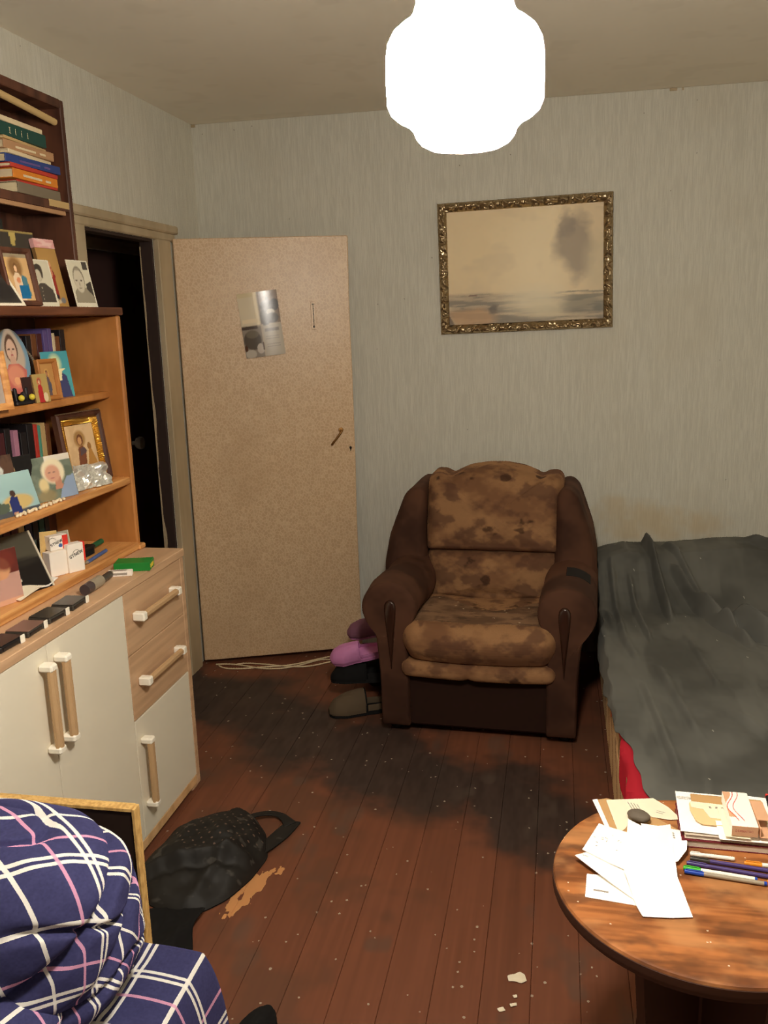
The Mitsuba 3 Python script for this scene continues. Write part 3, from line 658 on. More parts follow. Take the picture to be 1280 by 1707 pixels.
a = Art(44, 60, (214, 206, 184)); a.rect(.05, .09, .95, .97, (206, 198, 174)); a.rect(.70, .80, .95, .97, (74, 68, 62)).poly([(.58, .1), (.95, .1), (.95, .56), (.7, .5)], (66, 60, 54)).poly([(.05, .1), (.1, .34), (.3, .44), (.6, .44), (.92, .24), (.95, .1)], (148, 138, 118)).ell(.41, .60, .25, .27, (126, 116, 98)).ell(.40, .56, .225, .25, (196, 186, 164)).ell(.40, .81, .12, .03, (150, 140, 122), .8, .6).ell(.28, .57, .05, .016, (92, 82, 72), .9, .6).ell(.50, .57, .05, .016, (92, 82, 72), .9, .6).ell(.39, .49, .03, .05, (168, 156, 136), .9, .5).ell(.39, .405, .07, .012, (122, 110, 98), .9, .6)
put_card('photograph', a, .100, .142, (-1.405, 2.570, z1), 82, .20, 'black and white close portrait of a man, rightmost picture on the bookcase top', 'photograph')
def framed(name, art, w, h, fw, loc, yaw, lean, label, cat, fm, prof=None, pm='print', th=.012):
    kk = thing(name, label, cat)
    g, col = card(art, w - fw * 1.6, h - fw * 1.6, .003); g.apply_translation([0, -.003, fw * .8]); put('picture', stand(g, loc, yaw, lean), pm, kk, color=col)
    g = frame_mesh(w, h, fw, prof or [(0, 0), (0, th), (.3, th * 1.15), (.7, th), (1, th * .5), (1, 0)]); put('frame', stand(g, loc, yaw, lean), fm, kk)
    return kk
a = Art(40, 56, (196, 158, 108)); a.rect(0, .9, 1, 1, (150, 134, 108)); a.ell(.45, .70, .26, .22, (120, 84, 46), .9, .5); figure(a, .45, .42, .9, (214, 186, 152), (222, 180, 140), (110, 74, 40)); a.poly([(.58, .1), (.86, .12), (.8, .5), (.62, .56)], (70, 112, 124)).rect(.44, .06, .80, .34, (20, 96, 140)).ell(.48, .44, .08, .06, (200, 130, 90)).rect(0, .5, .14, .9, (206, 166, 106))
framed('icon', a, .116, .152, .014, (-1.400, 2.226, z1), 80, .17, 'brown framed icon of a white robed figure with a blue cloth', 'icon', 'dark_wood')
a = Art(40, 60, (58, 52, 44)); a.rect(0, .0, .05, 1, (178, 152, 82)).rect(0, .97, 1, 1, (150, 128, 76)).poly([(.40, .97), (.56, .97), (.52, .80), (.44, .80)], (176, 154, 88)).ell(.42, .70, .22, .05, (204, 190, 138)).poly([(.38, .68), (.62, .68), (.66, .36), (.46, .36)], (198, 178, 120)).rect(.40, .5, .66, .58, (150, 136, 96))
put_card('plaque', a, .165, .212, (-1.494, 2.372, z1), 82, .06, 'large dark plaque with gold emblem behind the portraits on the amber bookcase', 'plaque', th=.008, back=(60, 52, 40))
a = Art(24, 40, (24, 24, 26)); a.poly([(.2, 0), (.5, 0), (.2, .6)], (54, 52, 50))
put_card('photograph', a, .06, .145, (-1.450, 2.306, z1), 82, .16, 'very dark photo between the brown icon and the uniformed portrait', 'photograph', back=(150, 140, 124))
a = Art(60, 50, (52, 48, 44)); a.ell(.4, .6, .3, .3, (96, 88, 78), .8, .5).ell(.75, .3, .2, .2, (34, 30, 30), .8, .5).rect(0, 0, 1, .05, (222, 212, 190)).rect(.96, 0, 1, 1, (222, 212, 190)).rect(0, .95, 1, 1, (222, 212, 190))
put_card('photograph', a, .20, .155, (-1.386, 2.080, z1), 78, .62, 'dark photo with a white border leaning at the left edge of the amber bookcase top', 'photograph')
a = Art(10, 10, (48, 48, 42)); a.blotch((66, 62, 52), 3, .5, .5, 2)
put_card('green_board', a, .30, .262, (-1.615, 2.36, z1), 88, .05, 'dull dark green panel standing inside the lower half of the dark bookcase', 'board', th=.006, back=(40, 40, 36))

# shelf with the icons
z2 = SH[2] + .0005
def oval(u, v, w, h):
    a_, b_ = 2 * u - 1, 2 * v - 1
    return w / 2 * a_ * np.sqrt(1 - b_ ** 2 / 2) * 1.0, h / 2 + h / 2 * b_ * np.sqrt(1 - a_ ** 2 / 2)
a = Art(56, 80, (110, 140, 158)); a.grad((84, 84, 80), .85, 1.0); a.ell(.52, .60, .36, .42, (176, 158, 140), 1, .2).ell(.50, .70, .20, .22, (92, 68, 54)).ell(.50, .67, .155, .175, (200, 164, 142)).ell(.50, .50, .09, .10, (190, 150, 128)).poly([(.18, .0), (.84, .0), (.86, .34), (.66, .46), (.34, .46), (.16, .3)], (182, 96, 86)).ell(.50, .27, .27, .18, (206, 132, 106), 1, .3).ell(.5, .2, .1, .06, (222, 158, 116)).ell(.43, .69, .035, .016, (88, 68, 60)).ell(.57, .69, .035, .016, (88, 68, 60)).ell(.5, .60, .04, .012, (166, 96, 90)).ell(.5, .645, .02, .03, (186, 146, 124))
kk = thing('oval_plaque', 'oval picture of a veiled woman in pink on the upper shelf', 'picture')
g, col = card(a, .125, .178, .008, back=(120, 100, 60), shape=oval); g.apply_translation([0, 0, .030]); put('picture', stand(g, (-1.452, 2.245, z2), 82, .12), 'print', kk, color=col)
put('stand', stand(cat_(box(-.034, .034, -.012, .02, 0, .012, .003), hull([(-.02, .002, .012, .006), (-.022, .004, .042, .006)], 10), hull([(.02, .002, .012, .006), (.022, .004, .042, .006)], 10), hull([(0, -.006, .020, .011), (0, -.006, .030, .007)], 12)), (-1.452, 2.245, z2), 82, 0), 'book_black', kk, label='dark little stand with rosettes')
th_ = np.linspace(0, 2 * math.pi, 60, endpoint=False)
for sx in (-.021, .021): put('flower', stand(place(trimesh.creation.icosphere(2, .0085), (sx, -.016, .020)), (-1.452, 2.245, z2), 82, 0), 'yellow_label', kk)
a = Art(30, 40, (160, 148, 138)); a.ell(.3, .5, .3, .4, (120, 110, 120), .8, .5)
framed('framed_photo', a, .115, .150, .018, (-1.415, 2.062, z2), 80, .10, 'plain wooden photo frame at the left on the upper shelf of the amber bookcase', 'picture frame', 'amber_wood_light')
put_card('prayer_booklet', Art(6, 6, (50, 28, 26)), .052, .074, (-1.446, 2.282, z2), 80, .06, 'small dark red booklet in front of the oval picture', 'booklet', th=.008, back=(60, 34, 30))
a = Art(28, 38, (168, 140, 82)); figure(a, .42, .45, .95, (168, 40, 40), (214, 170, 130), (120, 60, 44), (186, 100, 66)); a.ell(.72, .18, .16, .16, (212, 190, 150))
put_card('icon', a, .056, .080, (-1.430, 2.316, z2), 78, .12, 'tiny icon of a red robed figure beside the wooden framed icon', 'icon', th=.006, back=(130, 100, 60))
a = Art(30, 44, (178, 130, 74)); figure(a, .5, .42, .9, (96, 76, 76), (176, 120, 84), (110, 70, 44), (196, 150, 84)); a.ell(.62, .28, .10, .16, (78, 78, 92))
framed('icon', a, .082, .118, .013, (-1.452, 2.386, z2), 80, .10, 'small wooden framed icon with a golden ground next to the blue card', 'icon', 'amber_wood')
a = Art(46, 60, (78, 158, 164)); a.grad((70, 150, 160), .5, 1).ell(.48, .74, .22, .2, (206, 216, 160), .8, .5); a.poly([(.18, 0), (.92, 0), (.82, .46), (.62, .56), (.34, .56), (.2, .4)], (62, 64, 104)).ell(.48, .70, .13, .16, (226, 208, 150)).ell(.48, .72, .07, .085, (206, 150, 100)).poly([(.3, .36), (.62, .36), (.68, .56), (.84, .62), (.6, .62), (.34, .58)], (238, 220, 168)).poly([(.16, .40), (.30, .36), (.34, .58), (.24, .6)], (160, 60, 50)).rect(.3, .2, .32, .3, (104, 84, 120)).ell(.52, .62, .06, .06, (222, 176, 120))
put_card('holy_card', a, .108, .138, (-1.468, 2.478, z2), 76, .13, 'bright blue and teal holy card standing in front of the bare amber side panel', 'card')
# a rosary hung over the books behind the oval picture
bd = []
for i in range(26):
    t = i / 25; bd.append(place(trimesh.creation.icosphere(1, .0042), (-1.528 + .012 * math.sin(3 * t), 2.400 + .020 * math.sin(6.0 * t) + .03 * t, z2 + .150 - .146 * t)))
put('rosary', cat_(*bd), 'book_grey', None, True, 'string of small dark beads hanging between the oval picture and the books', 'rosary')

# middle shelf
z3 = SH[3] + .0005
a = Art(60, 60, (214, 182, 138)); a.blotch((196, 160, 116), 4, .5, .5, 2); a.ell(.46, .70, .20, .18, (164, 126, 76), 1, .3).ell(.46, .68, .11, .12, (112, 70, 42)).ell(.45, .66, .07, .085, (196, 146, 98)).poly([(.28, .08), (.55, .06), (.62, .44), (.52, .56), (.36, .52)], (120, 72, 48)).poly([(.40, .34), (.66, .42), (.58, .52), (.42, .5)], (92, 74, 76)).ell(.76, .52, .07, .08, (150, 108, 60)).poly([(.62, .1), (.98, .1), (.82, .46), (.72, .46)], (176, 128, 66))
kk = thing('icon', 'gold framed icon of a mother and child standing on the middle shelf', 'icon')
loc, yw, ln = (-1.478, 2.590, z3), 78, .13
g, col = card(a, .125, .15, .003); g.apply_translation([0, -.008, .036]); put('picture', stand(g, loc, yw, ln), 'print', kk, color=col)
put('frame', stand(frame_mesh(.200, .224, .020, [(0, 0), (0, .020), (.25, .026), (.6, .024), (1, .014), (1, 0)]), loc, yw, ln), 'dark_wood', kk)
def beads(P): s = P[..., 0] + P[..., 2]; return .0016 * np.sin(s * 900)
put('gilt_moulding', stand(frame_mesh(.164, .188, .018, [(0, 0), (0, .016), (.2, .020), (.5, .017), (.8, .012), (1, .009), (1, 0)], 300, beads), (loc[0], loc[1], loc[2]), yw, ln) if False else stand(place(frame_mesh(.164, .188, .018, [(0, 0), (0, .016), (.2, .020), (.5, .017), (.8, .012), (1, .009), (1, 0)], 300, beads), (0, 0, .018)), loc, yw, ln), 'gilt_bright', kk, label='shining gold inner moulding')
put('beaded_edge', stand(cat_(*[place(trimesh.creation.icosphere(1, .0028), (x, -.018, .2255)) for x in np.linspace(-.098, .098, 34)]), loc, yw, ln), 'gilt', kk)
a = Art(50, 40, (116, 126, 110)); a.blotch((86, 98, 84), 5, .5, .6, 5).rect(.35, .85, 1, 1, (226, 216, 198)).ell(.50, .64, .27, .29, (232, 218, 184), 1, .2).poly([(.46, .22), (.66, .22), (.64, .5), (.50, .5)], (188, 132, 108)).ell(.47, .59, .175, .20, (210, 158, 132), 1, .3).poly([(.52, 0), (1, 0), (1, .5), (.78, .46), (.6, .2)], (142, 160, 186)).ell(.22, .36, .10, .16, (216, 196, 146), 1, .4).ell(.25, .12, .2, .14, (150, 130, 88), .7, .5).ell(.40, .62, .03, .014, (124, 94, 84), .9, .8).ell(.51, .62, .03, .014, (128, 94, 84), .9, .8).ell(.45, .49, .045, .012, (178, 108, 98), .9, .8)
put_card('photograph', a, .155, .128, (-1.425, 2.330, z3), 74, .22, 'colour photo of a blond person in a blue top leaning on the middle shelf', 'photograph', m='print_gloss', bend=.006)
# crumpled silver wrapper
gx, gz = np.meshgrid(np.linspace(0, 1, 26), np.linspace(0, 1, 16)); n_ = meshkit.fbm(np.stack([gx * 5, gz * 4, gx * 0], -1), 3, 5) - .5
P = np.stack([(gx - .5) * .150, -.018 * n_ * 2 - .006, gz * (.075 + .012 * n_[:, :])], -1); P[..., 1] -= .012 * (1 - gz) ** 2
def gridmesh(P, thick=None, nrm=None):
    h_, w_ = P.shape[:2]; i, j = np.meshgrid(np.arange(h_ - 1), np.arange(w_ - 1), indexing='ij'); a_ = i * w_ + j
    q = np.stack([a_, a_ + 1, a_ + w_ + 1, a_ + w_], -1).reshape(-1, 4); f = np.vstack([q[:, [0, 1, 2]], q[:, [0, 2, 3]]]); v = P.reshape(-1, 3)
    if thick is None: return trimesh.Trimesh(v, f, process=False)
    t_ = trimesh.Trimesh(v, f, process=False); nn = np.array(t_.vertex_normals); N = len(v)
    per = np.concatenate([np.arange(w_), np.arange(1, h_) * w_ + w_ - 1, (h_ - 1) * w_ + np.arange(w_ - 2, -1, -1), np.arange(h_ - 2, 0, -1) * w_]); nx = np.roll(per, -1)
    return trimesh.Trimesh(np.vstack([v, v - nn * thick]), np.vstack([f, f[:, ::-1] + N, np.stack([per, per + N, nx], -1), np.stack([nx, per + N, nx + N], -1)]), process=False)
put('silver_wrapper', stand(gridmesh(P, .0012), (-1.418, 2.505, z3 + .0005), 76, .12), 'foil', None, False, 'crumpled silver wrapper in front of the gold framed icon', 'wrapper')
a = Art(50, 44, (150, 182, 182)); a.rect(0, 0, 1, .12, (74, 78, 84)).ell(.55, .30, .34, .18, (196, 170, 110), 1, .3).poly([(.0, .1), (.3, .12), (.35, .3), (.0, .4)], (80, 90, 76)).poly([(.36, .04), (.58, .04), (.56, .42), (.44, .46), (.36, .36)], (40, 50, 104)).ell(.48, .52, .06, .08, (70, 50, 44)).rect(.38, .0, .48, .08, (190, 140, 110)).grad((160, 192, 190), .6, .9)
put_card('photograph', a, .150, .115, (-1.412, 2.115, z3), 76, .30, 'snapshot of a person in blue under a pale sky on the middle shelf', 'photograph', m='print_gloss')
a = Art(40, 40, (92, 66, 52)); a.blotch((60, 44, 38), 4, .5, .7, 3).ell(.55, .35, .2, .28, (196, 208, 204)).ell(.55, .66, .10, .12, (190, 150, 130)).ell(.55, .73, .12, .08, (206, 206, 196))
put_card('photograph', a, .115, .155, (-1.462, 2.135, z3), 78, .18, 'older colour photo of a seated person in white behind the blue snapshot', 'photograph')
a = Art(36, 44, (22, 20, 22)); a.ell(.30, .74, .13, .17, (196, 164, 120)).ell(.30, .84, .15, .10, (30, 24, 22)).poly([(.1, .6), (.18, .6), (.7, .0), (.58, .0)], (210, 196, 172)).poly([(.24, .55), (.34, .5), (.8, .0), (.72, .0)], (140, 70, 62))
put_card('photograph', a, .115, .142, (-1.462, 2.215, z3), 77, .14, 'dark photo of a person in black beside the blond portrait', 'photograph', m='print_gloss')
# pearl string
pr = [(-1.396 + .004 * math.sin(i * 1.3), 2.075 + i * .0052, z3 + .0046) for i in range(46)]
put('pearl_necklace', cat_(*[place(trimesh.creation.icosphere(1, .0046), (p[0] - (.006 if i % 2 else 0), p[1], p[2])) for i, p in enumerate(pr)], tube([(x - .003, y, z) for x, y, z in pr], .0008, 5)), 'pearl', None, True, 'string of pearls lying along the front of the middle shelf', 'necklace')
put('hair_clip', cat_(box(-1.428, -1.420, 2.37, 2.43, z3, z3 + .005, .002)), 'book_grey', None, False, 'small grey clip lying beside the string of pearls', 'clip')

# bottom shelf of the bookcase
z4 = SH[4] + .0005
a = Art(40, 60, (190, 146, 132)); a.rect(0, .55, 1, 1, (96, 40, 34)).ell(.40, .66, .34, .22, (206, 150, 110), 1, .2).ell(.62, .80, .3, .18, (110, 44, 36), .9, .4).poly([(0, .0), (1, 0), (1, .40), (.7, .46), (.2, .46), (0, .4)], (192, 148, 134)).rect(0, 0, 1, .1, (212, 160, 130))
put_card('photograph', a, .100, .145, (-1.415, 2.022, z4), 72, .10, 'colour portrait of a red haired woman in pink on the bottom shelf', 'photograph', m='print_gloss')
a = Art(40, 50, (26, 22, 22)); a.rect(0, .55, 1, 1, (76, 72, 60)); a.ell(.5, .52, .5, .08, (40, 36, 32), .8, .6).rect(.965, 0, 1, 1, (206, 194, 172)); a.poly([(.1, .36), (.48, .20), (.13, .66)], (214, 206, 184))
put_card('photograph', a, .165, .172, (-1.412, 2.120, z4 + .001), 72, .50, 'large dark landscape photo with a white right edge leaning on the bottom shelf', 'photograph', roll=-.0, m='print_gloss')
# papers with dark print
def papr(poly, z, lb, m='paper_cream', fn=None, cat='paper', name='paper', th=.0012): return put(name, sheet(poly, z, th, fn), m, None, False, lb, cat)
k = papr([(-1.392, 2.04), (-1.398, 2.16), (-1.405, 2.215), (-1.47, 2.20), (-1.475, 2.10), (-1.43, 2.05)], z4 + .001, 'crumpled printed paper lying on the bottom shelf', fn=lambda x, y: .022 * np.clip(np.sin((y - 2.04) * 20), 0, 1) * np.clip((-1.385 - x) / .05, 0, 1) + .003)
k2 = papr([(-1.388, 2.135), (-1.390, 2.225), (-1.412, 2.228), (-1.412, 2.14)], z4 + .010, 'small folded white paper slip in front of the crumpled paper', 'paper_white', lambda x, y: .004 * np.sin(y * 60))
# medicine boxes
def carton(loc, yaw, w, d, h, label, mats=('box_white', 'red_print'), text=None, tilt=0.0, stripe='right'):
    kk = thing('medicine_box', label, 'box')
    def pl(m): return place(place(m, ry=tilt), loc, rz=math.radians(yaw))
    put('carton', pl(box(-w / 2, w / 2, 0, d, 0, h, .001)), mats[0], kk)
    if stripe == 'right': put('red_panel', pl(cat_(box(w / 2 - .0002, w / 2 + .011, d * .3, d * .9, h * .30, h - .001, .0006))), mats[1], kk, label='red printed flap')
    if stripe == 'top': put('red_panel', pl(cat_(box(w / 2 - .017, w / 2 + .0003, -.0006, .0004, .001, h - .001, .0002))), mats[1], kk, label='red printed end'); put('blue_spot', pl(place(lathe([(0, 0), (.006, 0), (.006, .0006), (0, .0006)], 16), (.004, .0001, .012), rx=math.pi / 2)), 'pen_barrel_blue', kk)
    if text:
        q = place(meshkit.text_mesh(text[0], text[1], .0004, True), (text[2], -.0002, text[3]), rx=math.pi / 2); q = place(place(q, (-text[2], 0, -text[3])), (text[2], 0, text[3]), ry=-.30); put('lettering', pl(q), 'ink', kk)
        th2 = np.linspace(.2, math.pi * .95, 16); arc = tube([(text[4] + .011 * math.cos(t), -.0004, text[5] + .010 * math.sin(t)) for t in th2], .0009, 6); put('arch_mark', pl(arc), 'ink_grey', kk)
    return kk
carton((-1.395, 2.338, z4), 62, .052, .028, .085, 'white medicine box with black lettering and a red side on the bottom shelf', text=('STNEW', .0095, -.021, .042, .002, .056))
carton((-1.425, 2.292, z4), 64, .056, .035, .072, 'plain whitish medicine box left of the lettered one', stripe=None)
carton((-1.430, 2.312, z4 + .0735), 60, .056, .03, .042, 'white medicine box with a red end tilted on top of the other boxes', text=('STNEW', .0080, -.026, .012, -.02, .028), stripe='top', tilt=0)
a = Art(28, 34, (206, 174, 112)); a.ell(.5, .42, .26, .26, (112, 78, 44)).ell(.5, .38, .15, .17, (214, 166, 112)).rect(.2, 0, .8, .18, (190, 140, 90))
put_card('holy_card', a, .062, .128, (-1.462, 2.300, z4), 72, .06, 'small yellow holy card sticking up behind the medicine boxes', 'card', roll=.12)
a = Art(30, 40, (166, 158, 138)); a.poly([(.2, 0), (.8, 0), (.62, .6), (.4, .6)], (92, 66, 56)).ell(.5, .66, .12, .10, (150, 110, 90)).rect(.94, 0, 1, 1, (206, 196, 176))
put_card('photograph', a, .070, .112, (-1.452, 2.372, z4), 72, .20, 'small photo standing behind the lettered medicine box', 'photograph', roll=.05)
a = Art(30, 40, (84, 84, 80)); a.blotch((40, 60, 50), 4, .5, .7, 9).ell(.6, .4, .25, .2, (190, 176, 186), .9, .5)
put_card('photograph', a, .075, .105, (-1.478, 2.315, z4), 74, .16, 'greenish photo half hidden left of the medicine boxes', 'photograph')
cmb = thing('hair_brush', 'black bristle brush with a dark green handle on the bottom shelf by the side panel', 'brush')
put('handle', tube([(-1.478, 2.640, z4 + .016), (-1.47, 2.54, z4 + .016), (-1.465, 2.47, z4 + .014)], [.009, .008, .010], 12, None), 'comb_green', cmb, 40)
put('head', box(-1.482, -1.448, 2.40, 2.55, z4 + .018, z4 + .030, .004), 'comb_black', cmb)
bb = [box(x - .0012, x + .0012, y - .0012, y + .0012, z4, z4 + .019, .0004) for x in np.linspace(-1.477, -1.453, 5) for y in np.linspace(2.406, 2.544, 24)]
put('bristles', cat_(*bb), 'bristle', cmb, kind='stuff')
pn = thing('ballpoint_pen', 'blue ballpoint pen lying on the bottom shelf in front of the brush', 'pen')
put('barrel', tube([(-1.408, 2.42, z4 + .006), (-1.420, 2.56, z4 + .006)], .0055, 12), 'pen_barrel_blue', pn, 40)
put('tip', tube([(-1.408, 2.42, z4 + .006), (-1.4066, 2.402, z4 + .006)], [.005, .0015], 12), 'tube_grey', pn, 40)

# ---------------------------------------------------------------- things on the sideboard ledge
zc = CT + .0005
for i, (y, c1) in enumerate(((1.800, 'case_black'), (1.902, 'case_rose'), (2.005, 'case_dark'), (2.108, 'case_dark'))):
    k = thing('tape_case', 'flat dark case with a white tab on the sideboard, ' + ('leftmost of the row', 'second from the left', 'third from the left', 'rightmost, beside the grey tube')[i], 'case', 'flat dark cases along the sideboard edge')
    yw = math.radians((-3, 2, -2, 3)[i])
    put('shell', place(box(-.032, .032, -.047, .040, 0, .015, .003), (-1.290, y, zc), rz=yw), 'case_dark' if i else 'case_black', k)
    put('lid', place(box(-.030, .031, -.045, .038, .0152, .0175, .001), (-1.290, y, zc), rz=yw), c1, k)
    put('tab', place(box(.0325, .036, .022, .038, .0, .020, .001), (-1.290, y, zc), rz=yw), 'white_plastic', k, label='white tab')
    put('window', place(box(.0322, .0335, -.040, .015, .004, .012, .0004), (-1.290, y, zc), rz=yw), 'case_black', k)
tb = thing('spray_tube', 'grey cylinder with a dark cap lying on the sideboard behind the dark cases', 'tube')
put('body', tube([(-1.297, 2.232, zc + .0165), (-1.300, 2.292, zc + .0165)], .0165, 24), 'tube_grey', tb, 40)
put('cap', tube([(-1.295, 2.196, zc + .0165), (-1.297, 2.2315, zc + .0165)], .0155, 24), 'tube_cap', tb, 40)
jar = thing('glass_vial', 'small dark glass vial lying between the grey tube and the white box', 'vial')
put('glass', tube([(-1.305, 2.312, zc + .011), (-1.312, 2.372, zc + .011)], .0108, 18), 'case_dark', jar, 40); put('stopper', tube([(-1.3125, 2.3725, zc + .011), (-1.3135, 2.384, zc + .011)], .0085, 18), 'tube_grey', jar, 40)
k = thing('small_box', 'small white box with dark print in front of the green box on the sideboard', 'box')
put('carton', place(box(-.036, .036, -.012, .012, 0, .016, .001), (-1.292, 2.400, zc), rz=math.radians(18)), 'box_white', k)
put('print', place(cat_(box(-.026, .022, -.0126, -.0118, .004, .011, .0001), box(-.028, .020, -.007, .006, .0158, .0164, .0001)), (-1.292, 2.400, zc), rz=math.radians(18)), 'ink_grey', k)
k = thing('green_box', 'green carton with a yellow mark lying at the right end of the sideboard', 'box')
put('carton', place(box(-.055, .055, -.033, .033, 0, .026, .001), (-1.285, 2.478, zc), rz=math.radians(14)), 'green_card', k)
put('yellow_mark', place(cat_(box(.0548, .0556, -.024, .022, .006, .018, .0001)), (-1.285, 2.478, zc), rz=math.radians(14)), 'yellow_label', k)

# ---------------------------------------------------------------- armchair
ac = thing('armchair', 'worn brown armchair with mottled stained cushions and rolled arms against the back wall', 'armchair')
AC, AR = (-.292, 3.215, 0.0), math.radians(-2.6)
def ac_put(name, m, ma, parent=None, smooth=40, label=None): return put(name, place(m, AC, rz=AR), ma, parent or ac, smooth, label)
def rod_y(prof, y0, y1, edge=.03, n=90, sm=3):
    """a (x,z) profile pushed from y0 to y1 with rounded front and back edges"""
    o = resample(prof, n, sm); w = min(np.ptp(o[:, 0]), np.ptp(o[:, 1])) / 2
    lv = [(0, y0)]
    for k in range(0, 9):
        t = k / 8 * math.pi / 2; lv.append((1 - edge / w * (1 - math.sin(t)), y0 + edge * (1 - math.cos(t))))
    lv += [(1, y0 + (y1 - y0) * t) for t in (.2, .4, .6, .8)] + [(1, y1 - edge * .5), (.97, y1), (0, y1)]
    return loft(o, lv)
# base
ac_put('base', box(-.372, .372, .02, .80, .030, .27, .012), 'base_velour', smooth=False)
ac_put('front_apron', box(-.30, .30, -.005, .03, .035, .25, .010), 'base_velour', smooth=False)
for s in (-1, 1):
    for yy in (.05, .72):
        ac_put('foot', place(lathe([(0, 0), (.022, 0), (.028, .012), (.028, .03), (0, .034)], 20), (s * .33, yy, 0)), 'black_plastic')
for s in (-1, 1):
    # arm: scrolled roll on a tapering upright
    prof = []
    for t in np.linspace(-.35 * math.pi, 1.30 * math.pi, 40): prof.append((s * .335 - .107 * math.cos(t) * -s * -1, .525 + .098 * math.sin(t)))
    prof = [(s * (.335 + .108 * math.cos(t)), .522 + .100 * math.sin(t)) for t in np.linspace(-.30 * math.pi, 1.25 * math.pi, 44)]
    prof += [(s * .268, .40), (s * .262, .28), (s * .262, .035), (s * .374, .035), (s * .376, .25), (s * .388, .40)]
    if s < 0: prof = prof[::-1]
    arm = rod_y(prof, -.035, .56, .020, 160, 1)
    arm = warp(arm, lambda v: v + np.stack([0 * v[:, 0], 0 * v[:, 0], (v[:, 2] > .42) * (.010 * np.sin(np.clip(v[:, 1], 0, 1) * 14.0) * (v[:, 1] > .05) - .02 * np.clip(v[:, 1] - .1, 0, 1)) + .006 * (meshkit.noise(v * 9, 3) - .5)], -1))
    ac_put('arm', arm, 'brown_velour', label='rolled arm of dark brown velour')
    # creases of the arm cover
    drop = [(s * (.327 + a_), z_) for a_, z_ in ((0, .560), (.016, .552), (.023, .535), (.022, .50), (.016, .44), (.008, .36), (0, .27), (-.008, .36), (-.016, .44), (-.022, .50), (-.023, .535), (-.016, .552))]
    if s < 0: drop = drop[::-1]
    ac_put('wood_inlay', place(puff(drop, .014, .012, 60, 1, .010, 2.0, 6), (0, -.036, 0)), 'dark_gloss_wood', label='glossy dark wood drop inlay on the arm front')
# wings beside the back
for s in (-1, 1):
    pw = [(s * x * (1 if s < 0 else .955), z) for x, z in ((.272, .46), (.285, .865), (.308, .892), (.345, .890), (.375, .862), (.402, .79), (.438, .69), (.458, .58), (.460, .46))]
    if s < 0: pw = pw[::-1]
    w_ = rod_y(pw, .40, .80, .05, 110, 2)
    w_ = warp(w_, lambda v: v + np.stack([0 * v[:, 0],   .16 * np.clip(v[:, 2] - .5, 0, 1), .006 * (meshkit.noise(v * 7, 5) - .5)], -1))
    ac_put('wing', w_, 'brown_velour', label='dark brown side wing of the back')
ac_put('back_frame', warp(box(-.36, .36, .74, .86, .05, .80, .03), lambda v: v + np.stack([0 * v[:, 0], .10 * np.clip(v[:, 2] - .5, 0, 1), 0 * v[:, 0]], -1)), 'base_velour', smooth=False)
# back cushion with a scalloped top
top = [(-.288, .625), (-.292, .70), (-.290, .90), (-.284, .932), (-.262, .946), (-.222, .942), (-.192, .925), (-.176, .936), (-.12, .960), (-.04, .972), (.04, .972), (.12, .958), (.18, .934), (.196, .922), (.224, .938), (.262, .940), (.284, .926), (.290, .90), (.292, .70), (.288, .625)]
bk = puff(top, .115, .045, 160, 1, .10, 2.4, 12, .035)
def lean_back(v, k=.30, z0=.60, dents=True):
    n_ = meshkit.fbm(v * 6.0, 3, 2) - .5
    return v + np.stack([0 * v[:, 0], k * (v[:, 2] - z0) + .018 * n_, 0 * v[:, 0]], -1)
bk = warp(bk, lean_back); bk.apply_translation([.006, .52, 0])
ac_put('back_cushion', bk, 'mottled_plush', smooth=60, label='stained mottled brown back cushion')
lum = puff([(-.278, .420), (-.284, .50), (-.286, .60), (-.276, .634), (-.1, .640), (.1, .640), (.276, .634), (.286, .60), (.284, .50), (.278, .420)], .125, .05, 120, 2, .10, 2.2, 12, .03)
lum = warp(lum, lambda v: v + np.stack([0 * v[:, 0], .16 * (v[:, 2] - .45) + .010 * (meshkit.fbm(v * 7, 3, 6) - .5), -.010 * np.cos(v[:, 0] * 16) * (v[:, 2] < .46)], -1)); lum.apply_translation([.006, .50, 0])
ac_put('lumbar_cushion', lum, 'mottled_plush', smooth=60, label='mottled brown lumbar cushion with a small hole')
# seat cushion, its front roll and the lower flap
st = hull([(sx * .222, .00, .405, .072) for sx in (-1, 1)] + [(sx * .235, .42, .395, .055) for sx in (-1, 1)] + [(sx * .232, .0, .365, .045) for sx in (-1, 1)], 40)
st = st.subdivide_to_size(.03); st = warp(st, lambda v: v + np.stack([.0 * v[:, 0], -.035 * np.clip(1 - (v[:, 0] / .30) ** 2, 0, 1) * (v[:, 1] < .05), -.012 * np.exp(-((v[:, 0]) ** 2 + (v[:, 1] - .25) ** 2) / .03) + .008 * (meshkit.fbm(v * 8, 3, 1) - .5)], -1))
st.apply_translation([.008, -.005, 0])
vt = np.array(st.vertices); fz = np.array(st.vertex_normals)
fc = st.triangles_center; topm = (fc[:, 2] > .452) & (fc[:, 1] > -.025)
ac_put('seat_cushion', trimesh.Trimesh(vt, st.faces[~topm], process=True), 'mottled_plush', smooth=60, label='seat cushion with a mottled front roll')
ac_put('seat_top', trimesh.Trimesh(vt, st.faces[topm], process=True), 'worn_seat', smooth=60, label='rubbed greyish top of the seat cushion')
fl = hull([(sx * .262, -.028, z_, .030) for sx in (-1, 1) for z_ in (.285, .292)] + [(sx * .262, .05, z_, .030) for sx in (-1, 1) for z_ in (.285, .292)], 32).subdivide_to_size(.02)
